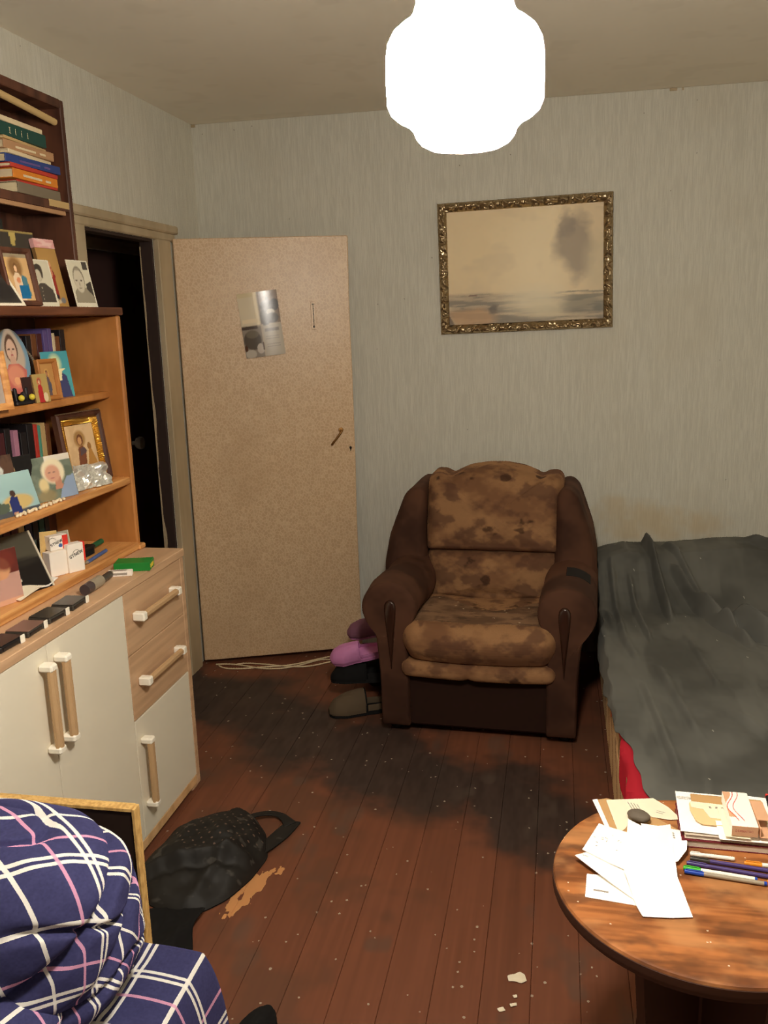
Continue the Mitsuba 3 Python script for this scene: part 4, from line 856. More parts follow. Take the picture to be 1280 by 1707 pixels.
fl = warp(fl, lambda v: v + np.stack([.0 * v[:, 0], .012 * np.exp(-((v[:, 0] + .03) / .012) ** 2) * (v[:, 1] < 0) - .022 * np.clip(1 - (v[:, 0] / .3) ** 2, 0, 1) * (v[:, 1] < 0), .003 * np.exp(-((v[:, 0] + .03) / .02) ** 2) - .012 * np.exp(-((v[:, 0] + .03) / .010) ** 2) * (v[:, 2] < .28) * 0], -1)); fl.apply_translation([.004, 0, 0])
ac_put('front_flap', fl, 'mottled_plush', smooth=60, label='lower padded flap under the seat')
ac_put('patch', place(warp(box(-.048, .048, -.06, .06, 0, .004, .001).subdivide_to_size(.012), lambda v: v + np.stack([0 * v[:, 0], 0 * v[:, 0], -((v[:, 0]) ** 2) / .24], -1)), (.372, .200, .6175), rx=-.02, ry=.34), 'patch_black', smooth=False, label='black patch on the right arm')

# ---------------------------------------------------------------- shoes heaped beside the armchair
def shoe(name, L_, W_, Hh, mats, loc, rz, rx, ry, label, cat, opening=True, strap=None):
    """clog / slipper: sole, hollow upper with a turned rim; toe towards -x"""
    k = thing(name, label, cat)
    xs = np.linspace(0, 1, 30); halfw = W_ / 2 * np.interp(xs, [0, .06, .25, .5, .75, .94, 1], [.25, .70, 1.0, .84, .80, .70, .35])
    out = [(x * L_ - L_ / 2, w) for x, w in zip(xs, halfw)] + [(x * L_ - L_ / 2, -w) for x, w in zip(xs[::-1], halfw[::-1])]
    sole = prism(Polygon(out).buffer(.002), .016)
    rings = []
    hh = np.interp(xs, [0, .1, .3, .5, .56], [.20, .62, .88, 1.0, 1.0]) * Hh
    n = 24; sel = xs <= .60
    for x, w, h in zip(xs[sel], halfw[sel], hh[sel]):
        t = np.linspace(0, math.pi, n); rings.append(np.stack([np.full(n, x * L_ - L_ / 2), w * np.cos(t), .012 + h * np.sin(t) ** .75], -1))
    up = gridmesh(np.array(rings)[:, ::-1], .005)
    rim = np.array(rings[-1]); rimt = tube(rim, .0055, 8)
    t = np.linspace(-math.pi / 2, math.pi / 2, 18); hx = (xs[~sel]); 
    heel = [np.stack([x * L_ - L_ / 2 + 0 * t[:2], np.array([w, w]), np.array([.012, .012 + .35 * Hh])], -1) for x, w in zip(hx, halfw[~sel])] + [np.stack([x * L_ - L_ / 2 + 0 * t[:2], np.array([-w, -w]), np.array([.012, .012 + .35 * Hh])], -1) for x, w in zip(hx[::-1], halfw[~sel][::-1])]
    hl = gridmesh(np.array(heel), .005)
    def pl(m): return place(place(m, rx=rx, ry=ry), loc, rz=rz)
    put('sole', pl(sole), mats[1], k); put('upper', pl(up), mats[0], k, True); put('rim', pl(rimt), mats[2], k, 40); put('heel_cup', pl(hl), mats[0], k, True)
    if strap:
        for q in range(strap): 
            xx = -.02 * L_ + q * .07 * L_ - .10 * L_; i = int(np.clip((xx / L_ + .5) * 29, 0, 16)); rr = np.array(rings[i]); put('ridge', pl(tube(rr * [1, 1.0, 1.0] + [0, 0, .001], .0035, 6)), mats[2], k, 40)
    return k
shoe('work_shoe', .25, .10, .085, ('olive_felt', 'black_cloth', 'black_cloth'), (-.800, 3.385, .002), math.radians(24), math.radians(0), 0, 'worn olive brown shoe on the floor at the bottom of the heap beside the armchair', 'shoe')
shoe('black_shoe', .25, .10, .085, ('black_cloth', 'black_cloth', 'black_cloth'), (-.815, 3.50, .088), math.radians(10), math.radians(-12), 0, 'black shoe in the heap beside the armchair, under the pink clog', 'shoe')
bgm = trimesh.creation.icosphere(4, 1.0); bgm = warp(bgm, lambda v: v * [.085, .15, .085] * (1 + .25 * (meshkit.fbm(v * 2.2, 3, 4)[:, None] - .5)) + [0, 0, .083]); bgm = warp(bgm, lambda v: np.stack([v[:, 0], v[:, 1], np.maximum(v[:, 2], .001)], -1))
put('black_bundle', place(bgm, (-.775, 3.72, 0)), 'black_cloth', None, True, 'shapeless black cloth bundle on the floor between the shoes and the armchair', 'bundle')
shoe('clog', .215, .088, .062, ('pink_rubber', 'pink_rubber', 'pink_rubber'), (-.830, 3.50, .200), math.radians(8), math.radians(26), math.radians(-10), 'pink rubber clog lying on the black shoe beside the armchair', 'clog', strap=3)
shoe('clog', .215, .09, .06, ('mauve_rubber', 'pink_rubber', 'teal_rubber'), (-.800, 3.70, .238), math.radians(6), math.radians(18), math.radians(-8), 'mauve and teal clog on top of the heap beside the armchair', 'clog')
cb_ = [[(-1.58, 3.80, .004), (-1.47, 3.775, .004), (-1.34, 3.815, .004), (-1.22, 3.86, .004), (-1.08, 3.97, .005), (-.93, 3.97, .004)], [(-1.60, 3.815, .004), (-1.45, 3.80, .010), (-1.33, 3.79, .004), (-1.2, 3.845, .004), (-1.10, 3.935, .004), (-.98, 3.90, .004), (-.87, 3.86, .004)], [(-1.50, 3.83, .004), (-1.38, 3.845, .004), (-1.24, 3.83, .004), (-1.12, 3.86, .004), (-1.0, 3.955, .004), (-.88, 3.90, .004)]]
for i, c in enumerate(cb_): put('cable', tube(c, .0036, 8, 60), 'cable_white', None, 40, ('thin pale cable under the open door, running closest to the door hinge side', 'thin pale cable under the door that reaches furthest towards the shoes', 'short loop of thin pale cable lying behind the other two under the door')[i], 'cable', 'tangled cables under the door')

# ---------------------------------------------------------------- bed
bd_ = thing('bed', 'low bed along the right side with a patterned tan side', 'bed')
BY0_, BY1_, BXL, BXR, BH = 2.02, YB - .012, .194, 1.12, .425
bside = box(BXL, BXR, BY0_, BY1_, .03, BH, .03)
put('base', box(BXL, BXR, BY0_, BY1_, .035, .26, .015), 'bed_fabric', bd_)
put('mattress', box(BXL - .004, BXR, BY0_, BY1_, .258, BH, .035), 'bed_fabric', bd_, smooth=40)
for x in (BXL + .05, BXR - .05):
    for y in (BY0_ + .05, BY1_ - .05): put('foot', box(x - .02, x + .02, y - .02, y + .02, 0, .037, .003), 'black_plastic', bd_)
# pillow hidden under the sheet gives the hump
hx, hy = np.meshgrid(np.linspace(-1, 1, 30), np.linspace(-1, 1, 22)); hz_ = .16 * np.clip(1 - hx ** 4, 0, 1) ** .5 * np.clip(1 - hy ** 4, 0, 1) ** .5
top_ = np.stack([.62 + hx * .37, 3.93 + hy * .20, BH + .001 + hz_], -1); bot_ = top_.copy(); bot_[..., 2] = BH + .0005
pm = trimesh.util.concatenate([gridmesh(top_), gridmesh(bot_[:, ::-1])]); put('pillow', pm, 'paper_cream', None, True, 'pillow under the grey sheet at the wall end of the bed', 'pillow')
# the grey sheet: arc-length grid, left part hangs over the side
def sheet_pt(s, y):
    """s: distance from the left top edge of the bed (negative hangs down); y along the bed"""
    hang = np.minimum(s, 0); flat = np.maximum(s, 0)
    hump = .175 * np.clip((y - 3.52) / .30, 0, 1) ** 1.2 * (1 - .25 * np.clip((y - 4.0) / .18, 0, 1)) * np.clip((flat + .10) / .22, 0, 1) ** .6
    hump = hump * (1 - .10 * np.sin((flat - .05) * 9)) 
    x = BXL - .014 + flat + .010 * np.exp(hang * 20) * 0
    r = .03
    z = BH + .008 + hump + hang
    x = x - .018 * (1 - np.exp(hang / .05)) 
    return x, z
ns, ny = 260, 420
yy = np.linspace(1.97, YB - .016, ny)
ledge = np.interp(yy, [1.97, 2.10, 2.25, 2.45, 2.60, 2.80, 3.0, 3.2, 3.45, 3.7, 4.2], [.075, .055, .028, .004, -.030, -.060, -.085, -.105, -.12, -.13, -.14])
ledge = ledge + .008 * np.sin(yy * 17) + .004 * np.sin(yy * 41)
S = ledge[:, None] + (np.linspace(0, 1, ns)[None] ** 1.0) * (.97 - ledge[:, None]); Y = np.repeat(yy[:, None], ns, 1)
X, Z = sheet_pt(S, Y)
def ridge(x0, y0, x1, y1, w, a, side=0.5, taper=1.0):
    dx, dy = x1 - x0, y1 - y0; l = math.hypot(dx, dy); t = ((S - x0) * dx + (Y - y0) * dy) / l ** 2; d = ((S - x0) * dy - (Y - y0) * dx) / l
    env = np.exp(-(np.maximum(0, np.abs(t - .5) - .38) / .12) ** 2)
    return 1.5 * a * env * (np.exp(-(d / w) ** 2) - .55 * np.exp(-((d - 1.6 * w) / (w * .9)) ** 2))
F = (ridge(.30, 3.75, .50, 3.18, .018, .046) + ridge(.44, 3.36, .90, 2.86, .024, .060) + ridge(.20, 4.0, .26, 3.45, .014, .046) + ridge(.36, 3.55, .66, 3.02, .011, .022) + ridge(.12, 3.7, .16, 3.2, .010, .018) + ridge(.55, 3.5, .95, 3.25, .016, .022) + ridge(.28, 3.95, .40, 3.55, .014, .024) + ridge(.05, 3.8, .07, 3.2, .012, .016) + ridge(.42, 3.4, .62, 3.05, .012, -.022)
     + ridge(.16, 2.95, .22, 2.45, .015, .010) + ridge(.10, 2.8, .14, 2.2, .012, .010) + ridge(.62, 3.95, .95, 3.60, .03, .026) + ridge(.36, 2.6, .50, 2.2, .02, .008) + ridge(.75, 3.85, .90, 3.4, .016, .018) + ridge(.02, 3.5, .10, 3.0, .016, .012) + ridge(.30, 3.2, .33, 2.8, .012, .008))
NP = np.stack([S * 7, Y * 4, 0 * S], -1); F = F + .016 * (meshkit.fbm(NP, 4, 3) - .5) * np.clip((S + .05) / .1, .3, 1) + .006 * (meshkit.fbm(NP * 4, 3, 9) - .5)
Z = Z + np.where(S > -.005, np.maximum(F, -.004), 0); X = X - np.where(S < 0, np.maximum(F, -.006) * 1.2 + .004, 0) + .004 * np.sin(Y * 30) * (S < 0)
Z = np.where((S > 0), np.maximum(Z, BH + .004), Z)
hum = (Y > 3.70) & (S > .06)
Z = np.where(hum, np.maximum(Z, BH + .012 + np.interp(np.abs((X - .62) / .37), [0, .8, .95, 1.05], [.165, .155, .12, .0]) * np.clip(1 - np.abs((Y - 3.93) / .22) ** 4, 0, 1) ** .5), Z)
put('bed_sheet', gridmesh(np.stack([X, Y, Z], -1)[:, :], .0022), 'grey_sheet', None, True, 'rumpled dark grey sheet thrown over the bed', 'bed sheet')
# red cloth slipping out under the sheet at the bed's edge
uu, vv = np.meshgrid(np.linspace(0, 1, 26), np.linspace(0, 1, 44))
ry = 2.06 + vv * .52; low = .10 + .0 * ry; s_ = np.interp(vv, [0, .25, .5, .8, 1], [.115, .125, .105, .05, .008])
arc = (1 - uu) * .11 - uu * s_
rx_ = np.where(arc > 0, BXL + arc, BXL - .0075 - .006 * np.sin(vv * 14)); rz_ = np.where(arc > 0, BH + .0015, BH - .004 + arc)
put('red_cloth', gridmesh(np.stack([rx_, ry, rz_], -1), .0016), 'red_cloth', None, True, 'bright red cloth showing under the grey sheet at the bed edge', 'cloth')
ry = 2.78 + vv * .30; s_ = np.interp(vv, [0, .1, .5, 1], [.10, .12, .09, .03]); arc = (1 - uu) * .05 - uu * s_
rx_ = np.where(arc > 0, BXL + arc, BXL - .0075 - .004 * np.sin(vv * 17)); rz_ = np.where(arc > 0, BH + .0015, BH - .004 + arc)
put('patterned_cloth', gridmesh(np.stack([rx_, ry, rz_], -1), .0016), 'peach_cloth', None, True, 'corner of an orange brown cloth peeking out under the sheet beside the armchair', 'cloth')

# ---------------------------------------------------------------- round table and what lies on it
TC, TR, TZ = (.272, 1.512), .271, .600
tb_ = thing('round_table', 'small round wooden table with a worn scuffed top in the right foreground', 'table')
pr = [(0, TZ - .034), (TR - .014, TZ - .034), (TR - .003, TZ - .027), (TR, TZ - .018), (TR, TZ - .006), (TR - .002, TZ - .002), (TR - .008, TZ), (0, TZ)]
tp = place(lathe(pr, 128), (TC[0], TC[1], 0)); put('tabletop', tp, 'worn_tabletop', tb_, 25)
put('rim_band', place(lathe([(TR - .004, TZ - .032), (TR + .0012, TZ - .026), (TR + .0018, TZ - .018), (TR + .0014, TZ - .007), (TR - .004, TZ - .006)], 128), (TC[0], TC[1], 0)), 'table_wood', tb_, 40, label='dark edge band')
for k in range(4):
    t = math.radians(38 + 90 * k); c, s = math.cos(t), math.sin(t)
    q = prism([(.015, 0), (.215, 0), (.22, .03), (.16, .10), (.14, .30), (.16, TZ - .06), (.20, TZ - .0345), (.015, TZ - .0345)], .022); v = np.array(q.vertices); q.vertices = np.stack([v[:, 0], v[:, 2] - .011, v[:, 1]], -1); q.fix_normals()
    put('leg', place(q, (TC[0], TC[1], 0), rz=t), 'table_wood', tb_)
put('hub', box(TC[0] - .018, TC[0] + .018, TC[1] - .018, TC[1] + .018, 0.002, TZ - .035, .003), 'table_wood', tb_)
tz = TZ + .0006
def tpaper(name, poly, z, m, lb, cat='paper', fn=None, th=.0006, marks=None, group=None):
    k = put(name, sheet(poly, tz + z, th, fn, .010), m, None, False, lb, cat, group)
    if marks: put('writing', sheet_marks(marks, tz + z + th + .0003, fn), 'ink_grey', k)
    return k
def sheet_marks(marks, z, fn):
    ms = []
    for (x, y, w, h, r) in marks:
        b = place(box(-w / 2, w / 2, -h / 2, h / 2, 0, .0002, .00004), (x, y, z + (float(fn(np.array([x]), np.array([y]))[0]) if fn else 0)), rz=r); ms.append(b)
    return cat_(*ms)
scr = np.random.default_rng(3)
tpaper('paper_sheet', [(.061, 1.492), (.150, 1.492), (.150, 1.412), (.138, 1.413), (.056, 1.424)], .0000, 'paper_white', 'white sheet at the bottom of the papers at the left, its lower edge showing', marks=[(.084, 1.444, .026, .004, -.15)])
f3 = lambda x, y: .007 * np.clip((y - .6 - 1.0 * 0) * 0 + (.10 - x) / .07, 0, 1) ** 1.5 * np.clip((1.54 - y) / .05 + .3, 0, 1)
tpaper('paper_sheet', [(.040, 1.527), (.062, 1.545), (.150, 1.500), (.150, 1.430), (.140, 1.424)], .0012, 'paper_white', 'narrow folded white sheet with its left corner curling up from the table', fn=lambda x, y: .010 * np.clip((.13 - x) / .09, 0, 1) ** 1.3 + .002, marks=[(.058, 1.532, .014, .0012, -.5)])
kz = tpaper('brown_envelope', [(.083, 1.752), (.110, 1.764), (.160, 1.745), (.242, 1.662), (.225, 1.640), (.105, 1.622)], .0000, 'kraft', 'brown paper envelope under the papers at the far edge of the table', cat='envelope')
tpaper('paper_sheet', [(.080, 1.752), (.090, 1.757), (.112, 1.640), (.104, 1.640)], .0008, 'paper_white', 'white strip along the left edge of the brown envelope')
tpaper('letter', [(.108, 1.754), (.205, 1.774), (.232, 1.742), (.252, 1.700), (.230, 1.694), (.195, 1.700), (.176, 1.722), (.160, 1.695), (.140, 1.650), (.126, 1.632)], .0016, 'paper_cream', 'cream letter with torn edge lying on the brown envelope', cat='letter', marks=[(.155 + .006 * i, 1.738 - .002 * i, .0016, .026, .25) for i in range(4)] + [(.215, 1.722, .018, .0015, -.4), (.212, 1.716, .014, .0015, -.4)])
st_ = trimesh.creation.icosphere(3, 1.0); st_ = warp(st_, lambda v: v * [.0235, .017, .0105] * (1 + .12 * (meshkit.fbm(v * 2, 2, 1)[:, None] - .5)))
put('pebble', place(st_, (.168, 1.683, tz + .0025 + .0104), rz=-.5), 'stone_grey', None, True, 'flat grey brown oval pebble holding down the cream letter', 'stone')
mk = [(.105 + scr.uniform(-.028, .028), 1.585 + scr.uniform(-.03, .03), scr.uniform(.002, .006), .0012, scr.uniform(-1, 1)) for _ in range(12)]
tpaper('paper_sheet', [(.089, 1.650), (.135, 1.630), (.160, 1.62), (.160, 1.50), (.128, 1.504), (.054, 1.548)], .0075, 'paper_white', 'white sheet with faint handwriting at the left of the paper pile', fn=lambda x, y: .006 * np.clip((.10 - x) / .05, 0, 1), marks=mk)
tpaper('paper_sheet', [(.170, 1.662), (.212, 1.655), (.242, 1.640), (.250, 1.602), (.246, 1.575), (.226, 1.540), (.185, 1.53)], .0085, 'paper_white', 'white paper with torn right edge sticking out from under the top sheet', fn=lambda x, y: .005 * np.clip((x - .22) / .03, 0, 1), marks=[(.228, 1.632 - .008 * i, .003, .005, .4) for i in range(3)])
tpaper('paper_sheet', [(.146, 1.668), (.178, 1.642), (.226, 1.660), (.222, 1.560), (.218, 1.482), (.232, 1.392), (.196, 1.385), (.150, 1.382), (.140, 1.410), (.126, 1.490)], .0100, 'paper_white', 'long white sheet on top of the paper pile, reaching towards the table edge', fn=lambda x, y: .004 * np.sin((y - 1.38) * 14) ** 2 + .006 * np.clip((1.42 - y) / .04, 0, 1) * 0 - .008 * np.clip((1.47 - y) / .08, 0, 1))
# the stack of booklets
def slab(poly, z0, z1): 
    m = prism(poly, z1 - z0, z0); return m
Q = lambda cx, cy, w, d, r: [(cx + a * math.cos(r) - b * math.sin(r), cy + a * math.sin(r) + b * math.cos(r)) for a, b in ((-w / 2, -d / 2), (w / 2, -d / 2), (w / 2, d / 2), (-w / 2, d / 2))]
def booklet(name, c, w, d, r, z0, h, cover, lb, cat='book', pages='page_edge'):
    k = thing(name, lb, cat); put('pages', slab(Q(c[0], c[1], w - .004, d - .004, r), tz + z0 + .0008, tz + z0 + h - .0008), pages, k); put('cover', cat_(slab(Q(c[0], c[1], w, d, r), tz + z0, tz + z0 + .0008), slab(Q(c[0], c[1], w, d, r), tz + z0 + h - .0008, tz + z0 + h)), cover, k); return k
booklet('paperback', (.345, 1.670), .205, .135, -.03, 0, .014, 'maroon', 'maroon paperback with greyish pages at the bottom of the stack on the table')
booklet('booklet', (.350, 1.672), .200, .130, -.05, .0145, .008, 'page_edge', 'thin pale booklet in the middle of the stack on the table')
def curl(x, y): return .004 * np.clip((x - .27) / .1, 0, 1) * np.clip((1.64 - y) / .05, 0, 1) * -1 + .002
tpaper('paper_sheet', Q(.326, 1.688, .165, .150, -.05), .0232, 'paper_white', 'printed white sheet covering the booklet stack', fn=curl, marks=[(.27 + .0 * i, 1.745 - .003 * i, .045, .0007, -.05) for i in range(4)])
tpaper('paper_sheet', Q(.400, 1.700, .055, .13, -.12), .0250, 'paper_white', 'white folded leaflet at the right side of the booklet stack')
tpaper('brown_sheet', Q(.340, 1.706, .135, .090, -.06), .0268, 'kraft', 'sheet of brown paper on the booklet stack', fn=lambda x, y: .0015 + 0 * x)
tpaper('card_sleeve', [(.268, 1.718), (.345, 1.712), (.344, 1.636), (.282, 1.640), (.272, 1.652), (.266, 1.69)], .0290, 'card_beige', 'yellowish card with a rounded corner on the stack', cat='card', th=.0010)
tpaper('paper_slip', [(.270, 1.722), (.350, 1.714), (.352, 1.660), (.300, 1.664), (.292, 1.694), (.270, 1.70)], .0302, 'paper_cream', 'cream slip with handwriting on the yellowish card', cat='paper', marks=[(.306, 1.702, .004, .007, .3), (.318, 1.702, .004, .007, -.3), (.332, 1.703, .010, .003, .1)])
tpaper('paper_sheet', [(.320, 1.700), (.352, 1.698), (.362, 1.596), (.318, 1.600)], .0312, 'paper_cream', 'narrow pale sheet under the upright medicine box')
tpaper('paper_sheet', Q(.358, 1.626, .10, .055, -.02), .0245, 'paper_white', 'white sheet drooping over the front of the booklet stack', fn=lambda x, y: .006 * np.clip((y - 1.60) / .05, 0, 1))
mb = thing('medicine_box', 'white and rose medicine box with curving red lines lying on the booklet stack', 'box')
def mbp(m): return place(m, (.352, 1.600, tz + .0335), rz=-.02)
put('carton', mbp(box(-.0235, .0235, 0, .125, 0, .022, .0008)), 'box_white', mb)
put('front_flap', mbp(box(-.0232, .0232, -.0007, .0002, .001, .021, .0002)), 'box_tan', mb, label='rose brown front end with lettering')
put('lettering', mbp(place(meshkit.text_mesh('DERMATAC', .0042, .0003, True), (-.0175, -.0007, .0095), rx=math.pi / 2)), 'ink_rose', mb)
tt = np.linspace(0, 1, 30)
for off, am in ((-.006, .0075), (.004, .0070)):
    put('red_line', mbp(tube([(off - .0085 + am * math.sin(t * 6.0 + 2.1) + .004 * (t > .5) * (t - .5), .018 + .105 * t, .0221) for t in tt], .0007, 6)), 'red_print', mb, 40)
put('rose_field', mbp(sheet([(-.0232, .03)] + [(-.0155 + .0072 * math.sin(t * 6.0 + 2.1) - .0008, .03 + .093 * t) for t in tt] + [(-.0232, .1243)], .0220, .0003)), 'box_tan', mb, label='rose printed field')
put('open_carton', cat_(box(.379, .3805, 1.600, 1.70, tz + .0335, tz + .052, .0003), box(.3805, .400, 1.600, 1.70, tz + .0330, tz + .0342, .0003), box(.379, .402, 1.630, 1.70, tz + .052, tz + .0528, .0003)), 'box_tan', None, False, 'open end of a tan carton beside the medicine box on the stack', 'box')
ph = thing('black_case', 'black case with a red end beside the booklet stack on the table', 'case')
put('body', place(box(-.011, .011, -.07, .07, 0, .030, .003), (.428, 1.700, tz + .0), rz=-.1), 'book_black', ph); put('red_end', place(box(-.011, .011, .0702, .074, .002, .030, .001), (.428, 1.700, tz), rz=-.1), 'red_print', ph)
put('teal_cap', place(lathe([(0, 0), (.014, 0), (.015, .003), (.015, .020), (.012, .024), (0, .024)], 24), (.4585, 1.640, tz)), 'teal_plastic', None, 40, 'small teal plastic cap at the right edge of the stack', 'cap')
def pen(p0, p1, body, cap, lb, tail=None, r=.0042, barrel=None, z=None):
    k = thing('pen', lb, 'pen'); z = tz + r + .0002 if z is None else z
    p0 = np.array([p0[0], p0[1], z]); p1 = np.array([p1[0], p1[1], z]); d = p1 - p0
    put('barrel', tube([p0 + d * .22, p0 + d * .97], r * .92, 12), body, k, 40)
    put('cap', tube([p0, p0 + d * .02, p0 + d * .24], [r * .8, r, r], 12), cap, k, 40)
    put('tail', tube([p0 + d * .965, p0 + d], [r * .95, r * .8], 12), tail or cap, k, 40)
    put('clip', place(box(0, np.linalg.norm(d) * .2, -.0012, .0012, r, r + .0016, .0004), p0 + d * .02, rz=math.atan2(d[1], d[0])), cap, k)
    return k
pen((.2345, 1.519), (.372, 1.501), 'tube_grey', 'pen_blue', 'ballpoint pen with a dark blue cap nearest the table front', 'pen_blue')
pen((.2340, 1.530), (.358, 1.512), 'pen_white', 'pen_green', 'white pen with a green cap beside the blue capped pen', 'pen_blue')
pen((.2420, 1.546), (.395, 1.521), 'pen_violet', 'pen_violet', 'violet pen lying behind the green capped pen')
pen((.250, 1.561), (.392, 1.541), 'pen_violet', 'case_dark', 'dark violet pen lying behind the violet one')
pen((.252, 1.577), (.330, 1.571), 'pen_white', 'pen_white', 'short white pen directly in front of the booklet stack', r=.0040)
pen((.345, 1.560), (.470, 1.552), 'pen_white', 'pen_orange', 'white pen with an orange end at the right of the pens', 'pen_orange')
pen((.374, 1.508), (.480, 1.500), 'pen_orange', 'pen_orange', 'orange pen at the right end of the front row of pens')

# ---------------------------------------------------------------- couch corner with the plaid bedding
cc = thing('couch', 'low couch in the left foreground whose end board shows behind the plaid duvet', 'couch')
CX0, CX1, CY0, CY1, CZ = XL + .02, -.672, -.30, 1.440, .400
put('base', box(CX0, CX1 - .02, CY0, CY1 - .01, .03, .22, .008), 'board_dark', cc)
put('mattress', box(CX0, CX1, CY0, CY1, .22, CZ, .028), 'couch_fabric', cc, smooth=40)
put('end_board', box(CX0 + .05, -.806, CY1 + .012, CY1 + .030, .0, .678, .001), 'board_dark', cc)
put('board_edging', cat_(box(-.8058, -.799, CY1 + .009, CY1 + .032, .0, .685, .001), box(CX0 + .05, -.8058, CY1 + .009, CY1 + .032, .6782, .686, .001)), 'board_edge', cc, label='raw pale edge of the end board')
# plaid cover over the seat, hanging over the right side and front corner
nu, nv = 150, 130
ss = np.linspace(-.80, .36, nu); yv = np.linspace(.30, CY1 - .024, nv)     # s: 0 at the right top edge, >0 hangs
SS, YY = np.meshgrid(ss, yv)
over = np.maximum(SS, 0); px_ = CX1 + .006 + np.minimum(SS, 0) + .03 * (1 - np.exp(-over / .05)) + .045 * np.clip(over / .3, 0, 1) * (.5 + .5 * np.sin(YY * 9))
n_ = meshkit.fbm(np.stack([SS * 5, YY * 6, 0 * SS], -1), 3, 11) - .5
pz_ = CZ + .010 + .030 * np.clip(n_ + .25, 0, 1) * (SS < 0) * np.clip(-SS / .08, 0, 1) - np.where(SS > 0, over, 0)
pz_ += .022 * np.exp(-((YY - 1.18 + .4 * (SS + .25)) / .022) ** 2) * np.exp(-((SS + .16) / .12) ** 2) + .016 * np.exp(-((YY - 1.30 + .9 * (SS + .2)) / .02) ** 2) * np.exp(-((SS + .2) / .1) ** 2)
px_ += .010 * n_ * (SS > 0)
uvp = np.stack([SS.ravel() + .235 * 6 + .012 * n_.ravel(), YY.ravel() - 1.335 + .135 + .235 * 9 + .010 * n_.ravel()], -1)
P = np.stack([px_, YY, pz_], -1); g = gridmesh(P, .006)
put('plaid_cover', g, 'plaid_cotton', None, True, 'navy plaid bed cover lying smooth over the couch corner and hanging over its edge', 'bed cover', uv=np.vstack([uvp, uvp]))
# the bundled duvet
def duvet(c, R, seed, fold=.10, uvrot=.5, uvoff=(0, 0), flat=0.0, folds=(), pinch=None):
    nt, npz = 260, 150
    th, ph = np.meshgrid(np.linspace(0, 2 * math.pi, nt), np.linspace(0.0, math.pi * .93, npz))
    d = np.stack([np.sin(ph) * np.cos(th), np.sin(ph) * np.sin(th), np.cos(ph)], -1)
    sq = (np.abs(d) ** 2.6).sum(-1, keepdims=True) ** (-1 / 2.6)
    n1 = meshkit.fbm(d * 1.6 + seed, 3, seed) - .5; n2 = np.abs(meshkit.noise(d * [1.3, 1.3, 1.8] + seed * 2, seed + 5) - .5)
    k = 1 + .16 * n1 - fold * np.exp(-(n2 / .03) ** 2)
    for (fx, fy, fz, w, a) in folds:
        nn = np.array([fx, fy, fz]); nn = nn / np.linalg.norm(nn); q = (d * nn).sum(-1); k = k - a * np.exp(-(q / w) ** 2)
    if pinch is not None:
        q = np.array(pinch, float); q = q / np.linalg.norm(q); e = d - q; r2 = (e ** 2).sum(-1); an = np.arctan2(e[..., 1], e[..., 0])
        k = k - .20 * np.exp(-r2 / .018) + .035 * np.sin(7 * an + 2 * n1 * 6) * np.exp(-r2 / .16) * np.clip(r2 / .03, 0, 1)
    P = np.array(c) + d * sq * np.array(R) * k[..., None]
    P[..., 2] = np.maximum(P[..., 2], CZ + .042 if flat else -9)
    rr = ph * .24; u = rr * np.cos(th + uvrot) + .03 * n1 + uvoff[0]; v = rr * np.sin(th + uvrot) + .03 * n1 + uvoff[1]
    return gridmesh(P), np.stack([u.ravel() + 2.3, v.ravel() + 2.3], -1)
g1, u1 = duvet((-1.02, 1.245, .575), (.310, .190, .195), 3, .07, .75, (.02, .06), 1.0, [(.45, -.55, .70, .05, .13), (.1, .6, -.9, .08, .06), (-.5, -.4, .8, .05, .08)], (.02, -.30, .95))
g2, u2 = duvet((-1.12, 1.03, .480), (.36, .24, .100), 8, .10, .2, (.10, .02), 1.0, [(.3, -.5, .7, .08, .12)])
gg = trimesh.util.concatenate([g1, g2])
put('duvet', gg, 'plaid_cotton', None, True, 'bundled navy duvet with white and pink plaid lines heaped on the couch', 'duvet', uv=np.vstack([u1, u2]))

# ---------------------------------------------------------------- on the floor
# black bag with a loop handle
ol = [(-1.225, 2.16), (-1.20, 2.42), (-1.12, 2.52), (-1.02, 2.560), (-.955, 2.52), (-.90, 2.45), (-.855, 2.33), (-.870, 2.22), (-.905, 2.12), (-.955, 2.055), (-1.02, 2.03), (-1.12, 2.06)]
o = resample(ol, 120, 3); ce = o.mean(0); rings = []
for s in np.linspace(0.001, 1, 34):
    q = ce + (o - ce) * s; hgt = .075 * (1 - s ** 3.2) ** .8
    n_ = meshkit.fbm(np.stack([q[:, 0] * 9, q[:, 1] * 9, 0 * q[:, 0]], -1), 4, 2) - .5
    cr = .020 * np.exp(-((q[:, 1] - 2.20 - .35 * (q[:, 0] + 1.05)) / .018) ** 2) - .016 * np.exp(-((q[:, 1] - 2.165 - .35 * (q[:, 0] + 1.05)) / .018) ** 2) + .014 * np.exp(-((q[:, 0] + .93 - .3 * (q[:, 1] - 2.3)) / .016) ** 2)
    rings.append(np.stack([q[:, 0], q[:, 1], .004 + np.maximum(hgt + (.075 * n_ + cr * 1.2) * (1 - s ** 6), .0)], -1))
R_ = np.array(rings); R_ = np.concatenate([R_, R_[:, :1]], 1); bt = R_[::-1].copy(); bt[..., 2] = .0015
bag = thing('black_bag', 'crumpled black cloth bag with a loop handle on the floor beside the sideboard', 'bag')
put('body', trimesh.util.concatenate([gridmesh(R_[:, ::-1]), gridmesh(bt[:, ::-1])]), 'black_bag_cloth', bag, True)
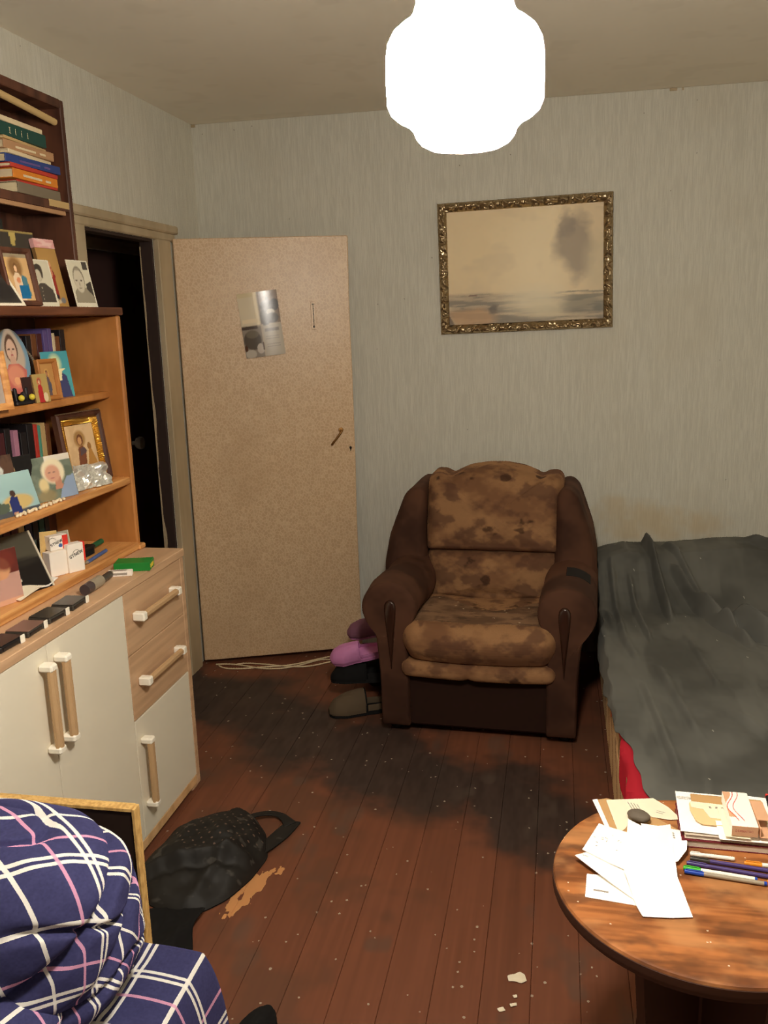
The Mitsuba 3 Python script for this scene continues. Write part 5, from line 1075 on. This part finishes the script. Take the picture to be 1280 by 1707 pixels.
def strap(pts, w, th=.004, n=40):
    from scipy.interpolate import CubicSpline
    p = CubicSpline(np.linspace(0, 1, len(pts)), np.array(pts, float))(np.linspace(0, 1, n)); tn = np.gradient(p, axis=0); sd = np.cross(tn, [0, 0, 1]); sd /= np.linalg.norm(sd, axis=1, keepdims=True)
    ww = np.broadcast_to(w, (n,))[:, None] if np.ndim(w) == 0 else np.interp(np.linspace(0, 1, n), np.linspace(0, 1, len(w)), w)[:, None]
    return gridmesh(np.stack([p - sd * ww / 2, p, p + sd * ww / 2], 1), th)
put('handle', strap([(-.975, 2.50, .03), (-.935, 2.545, .020), (-.895, 2.555, .014), (-.862, 2.535, .012), (-.838, 2.51, .008)], [.022, .024, .024, .03, .045]), 'black_bag_cloth', bag, True, label='loop handle')
put('strap_end', strap([(-.832, 2.535, .006), (-.850, 2.46, .008), (-.875, 2.38, .012), (-.905, 2.30, .022)], [.045, .055, .05, .04]), 'black_bag_cloth', bag, True)
# darker cloth that runs on under the couch edge
uu, vv = np.meshgrid(np.linspace(0, 1, 60), np.linspace(0, 1, 80))
y_ = 1.50 + vv * .545; x0_ = -1.16 + .02 * np.sin(y_ * 9); x1_ = np.interp(vv, [0, .2, .45, .7, 1], [-.735, -.815, -.885, -.925, -.95]) + .008 * np.sin(vv * 20)
x_ = x0_ + uu * (x1_ - x0_); n_ = meshkit.fbm(np.stack([x_ * 8, y_ * 5, 0 * x_], -1), 4, 6)
z_ = .004 + .060 * np.clip(n_ - .25, 0, 1) * np.clip((1 - uu) * 6, 0, 1) + .022 * np.exp(-((x_ + 1.0 - .25 * (y_ - 1.8)) / .03) ** 2)
z_[vv < .03] = .004
put('black_garment', gridmesh(np.stack([x_, y_, z_], -1), .003), 'black_cloth', None, True, 'black garment lying on the floor between the bag and the couch', 'garment')
sl = trimesh.creation.icosphere(4, 1.0); sl = warp(sl, lambda v: v * [.040, .10, .040] * (1 + .2 * (meshkit.fbm(v * 2, 3, 8)[:, None] - .5)) + [0, 0, .040]); sl = warp(sl, lambda v: np.stack([v[:, 0], v[:, 1], np.maximum(v[:, 2], .001)], -1))
put('dark_sock', place(sl, (-.655, 1.60, 0.002), rz=-.15), 'black_cloth', None, True, 'rolled black cloth on the floor against the couch corner', 'cloth')
# scraps of paper
for (pl_, lb) in (([(-.108, 1.935), (-.092, 1.945), (-.078, 1.955), (-.066, 1.948), (-.060, 1.925), (-.072, 1.916), (-.088, 1.920), (-.104, 1.918)], 'largest torn white paper scrap on the floor left of the round table'),
                  ([(-.092, 1.872), (-.082, 1.876), (-.080, 1.868), (-.088, 1.864)], 'tiny white paper scrap in front of the largest one'), ([(-.098, 1.842), (-.082, 1.850), (-.080, 1.842), (-.094, 1.834)], 'small white paper scrap nearest the bottom edge of the picture'), ([(-.126, 1.825), (-.112, 1.832), (-.106, 1.822), (-.12, 1.815)], 'small greyish paper scrap left of the nearest white scrap')):
    put('paper_scrap', sheet(pl_, .0004, .0008, lambda x, y: .0035 * (meshkit.noise(np.stack([x * 90, y * 90, 0 * x], -1), 2)), .006), 'paper_cream', None, False, lb, 'paper scrap')
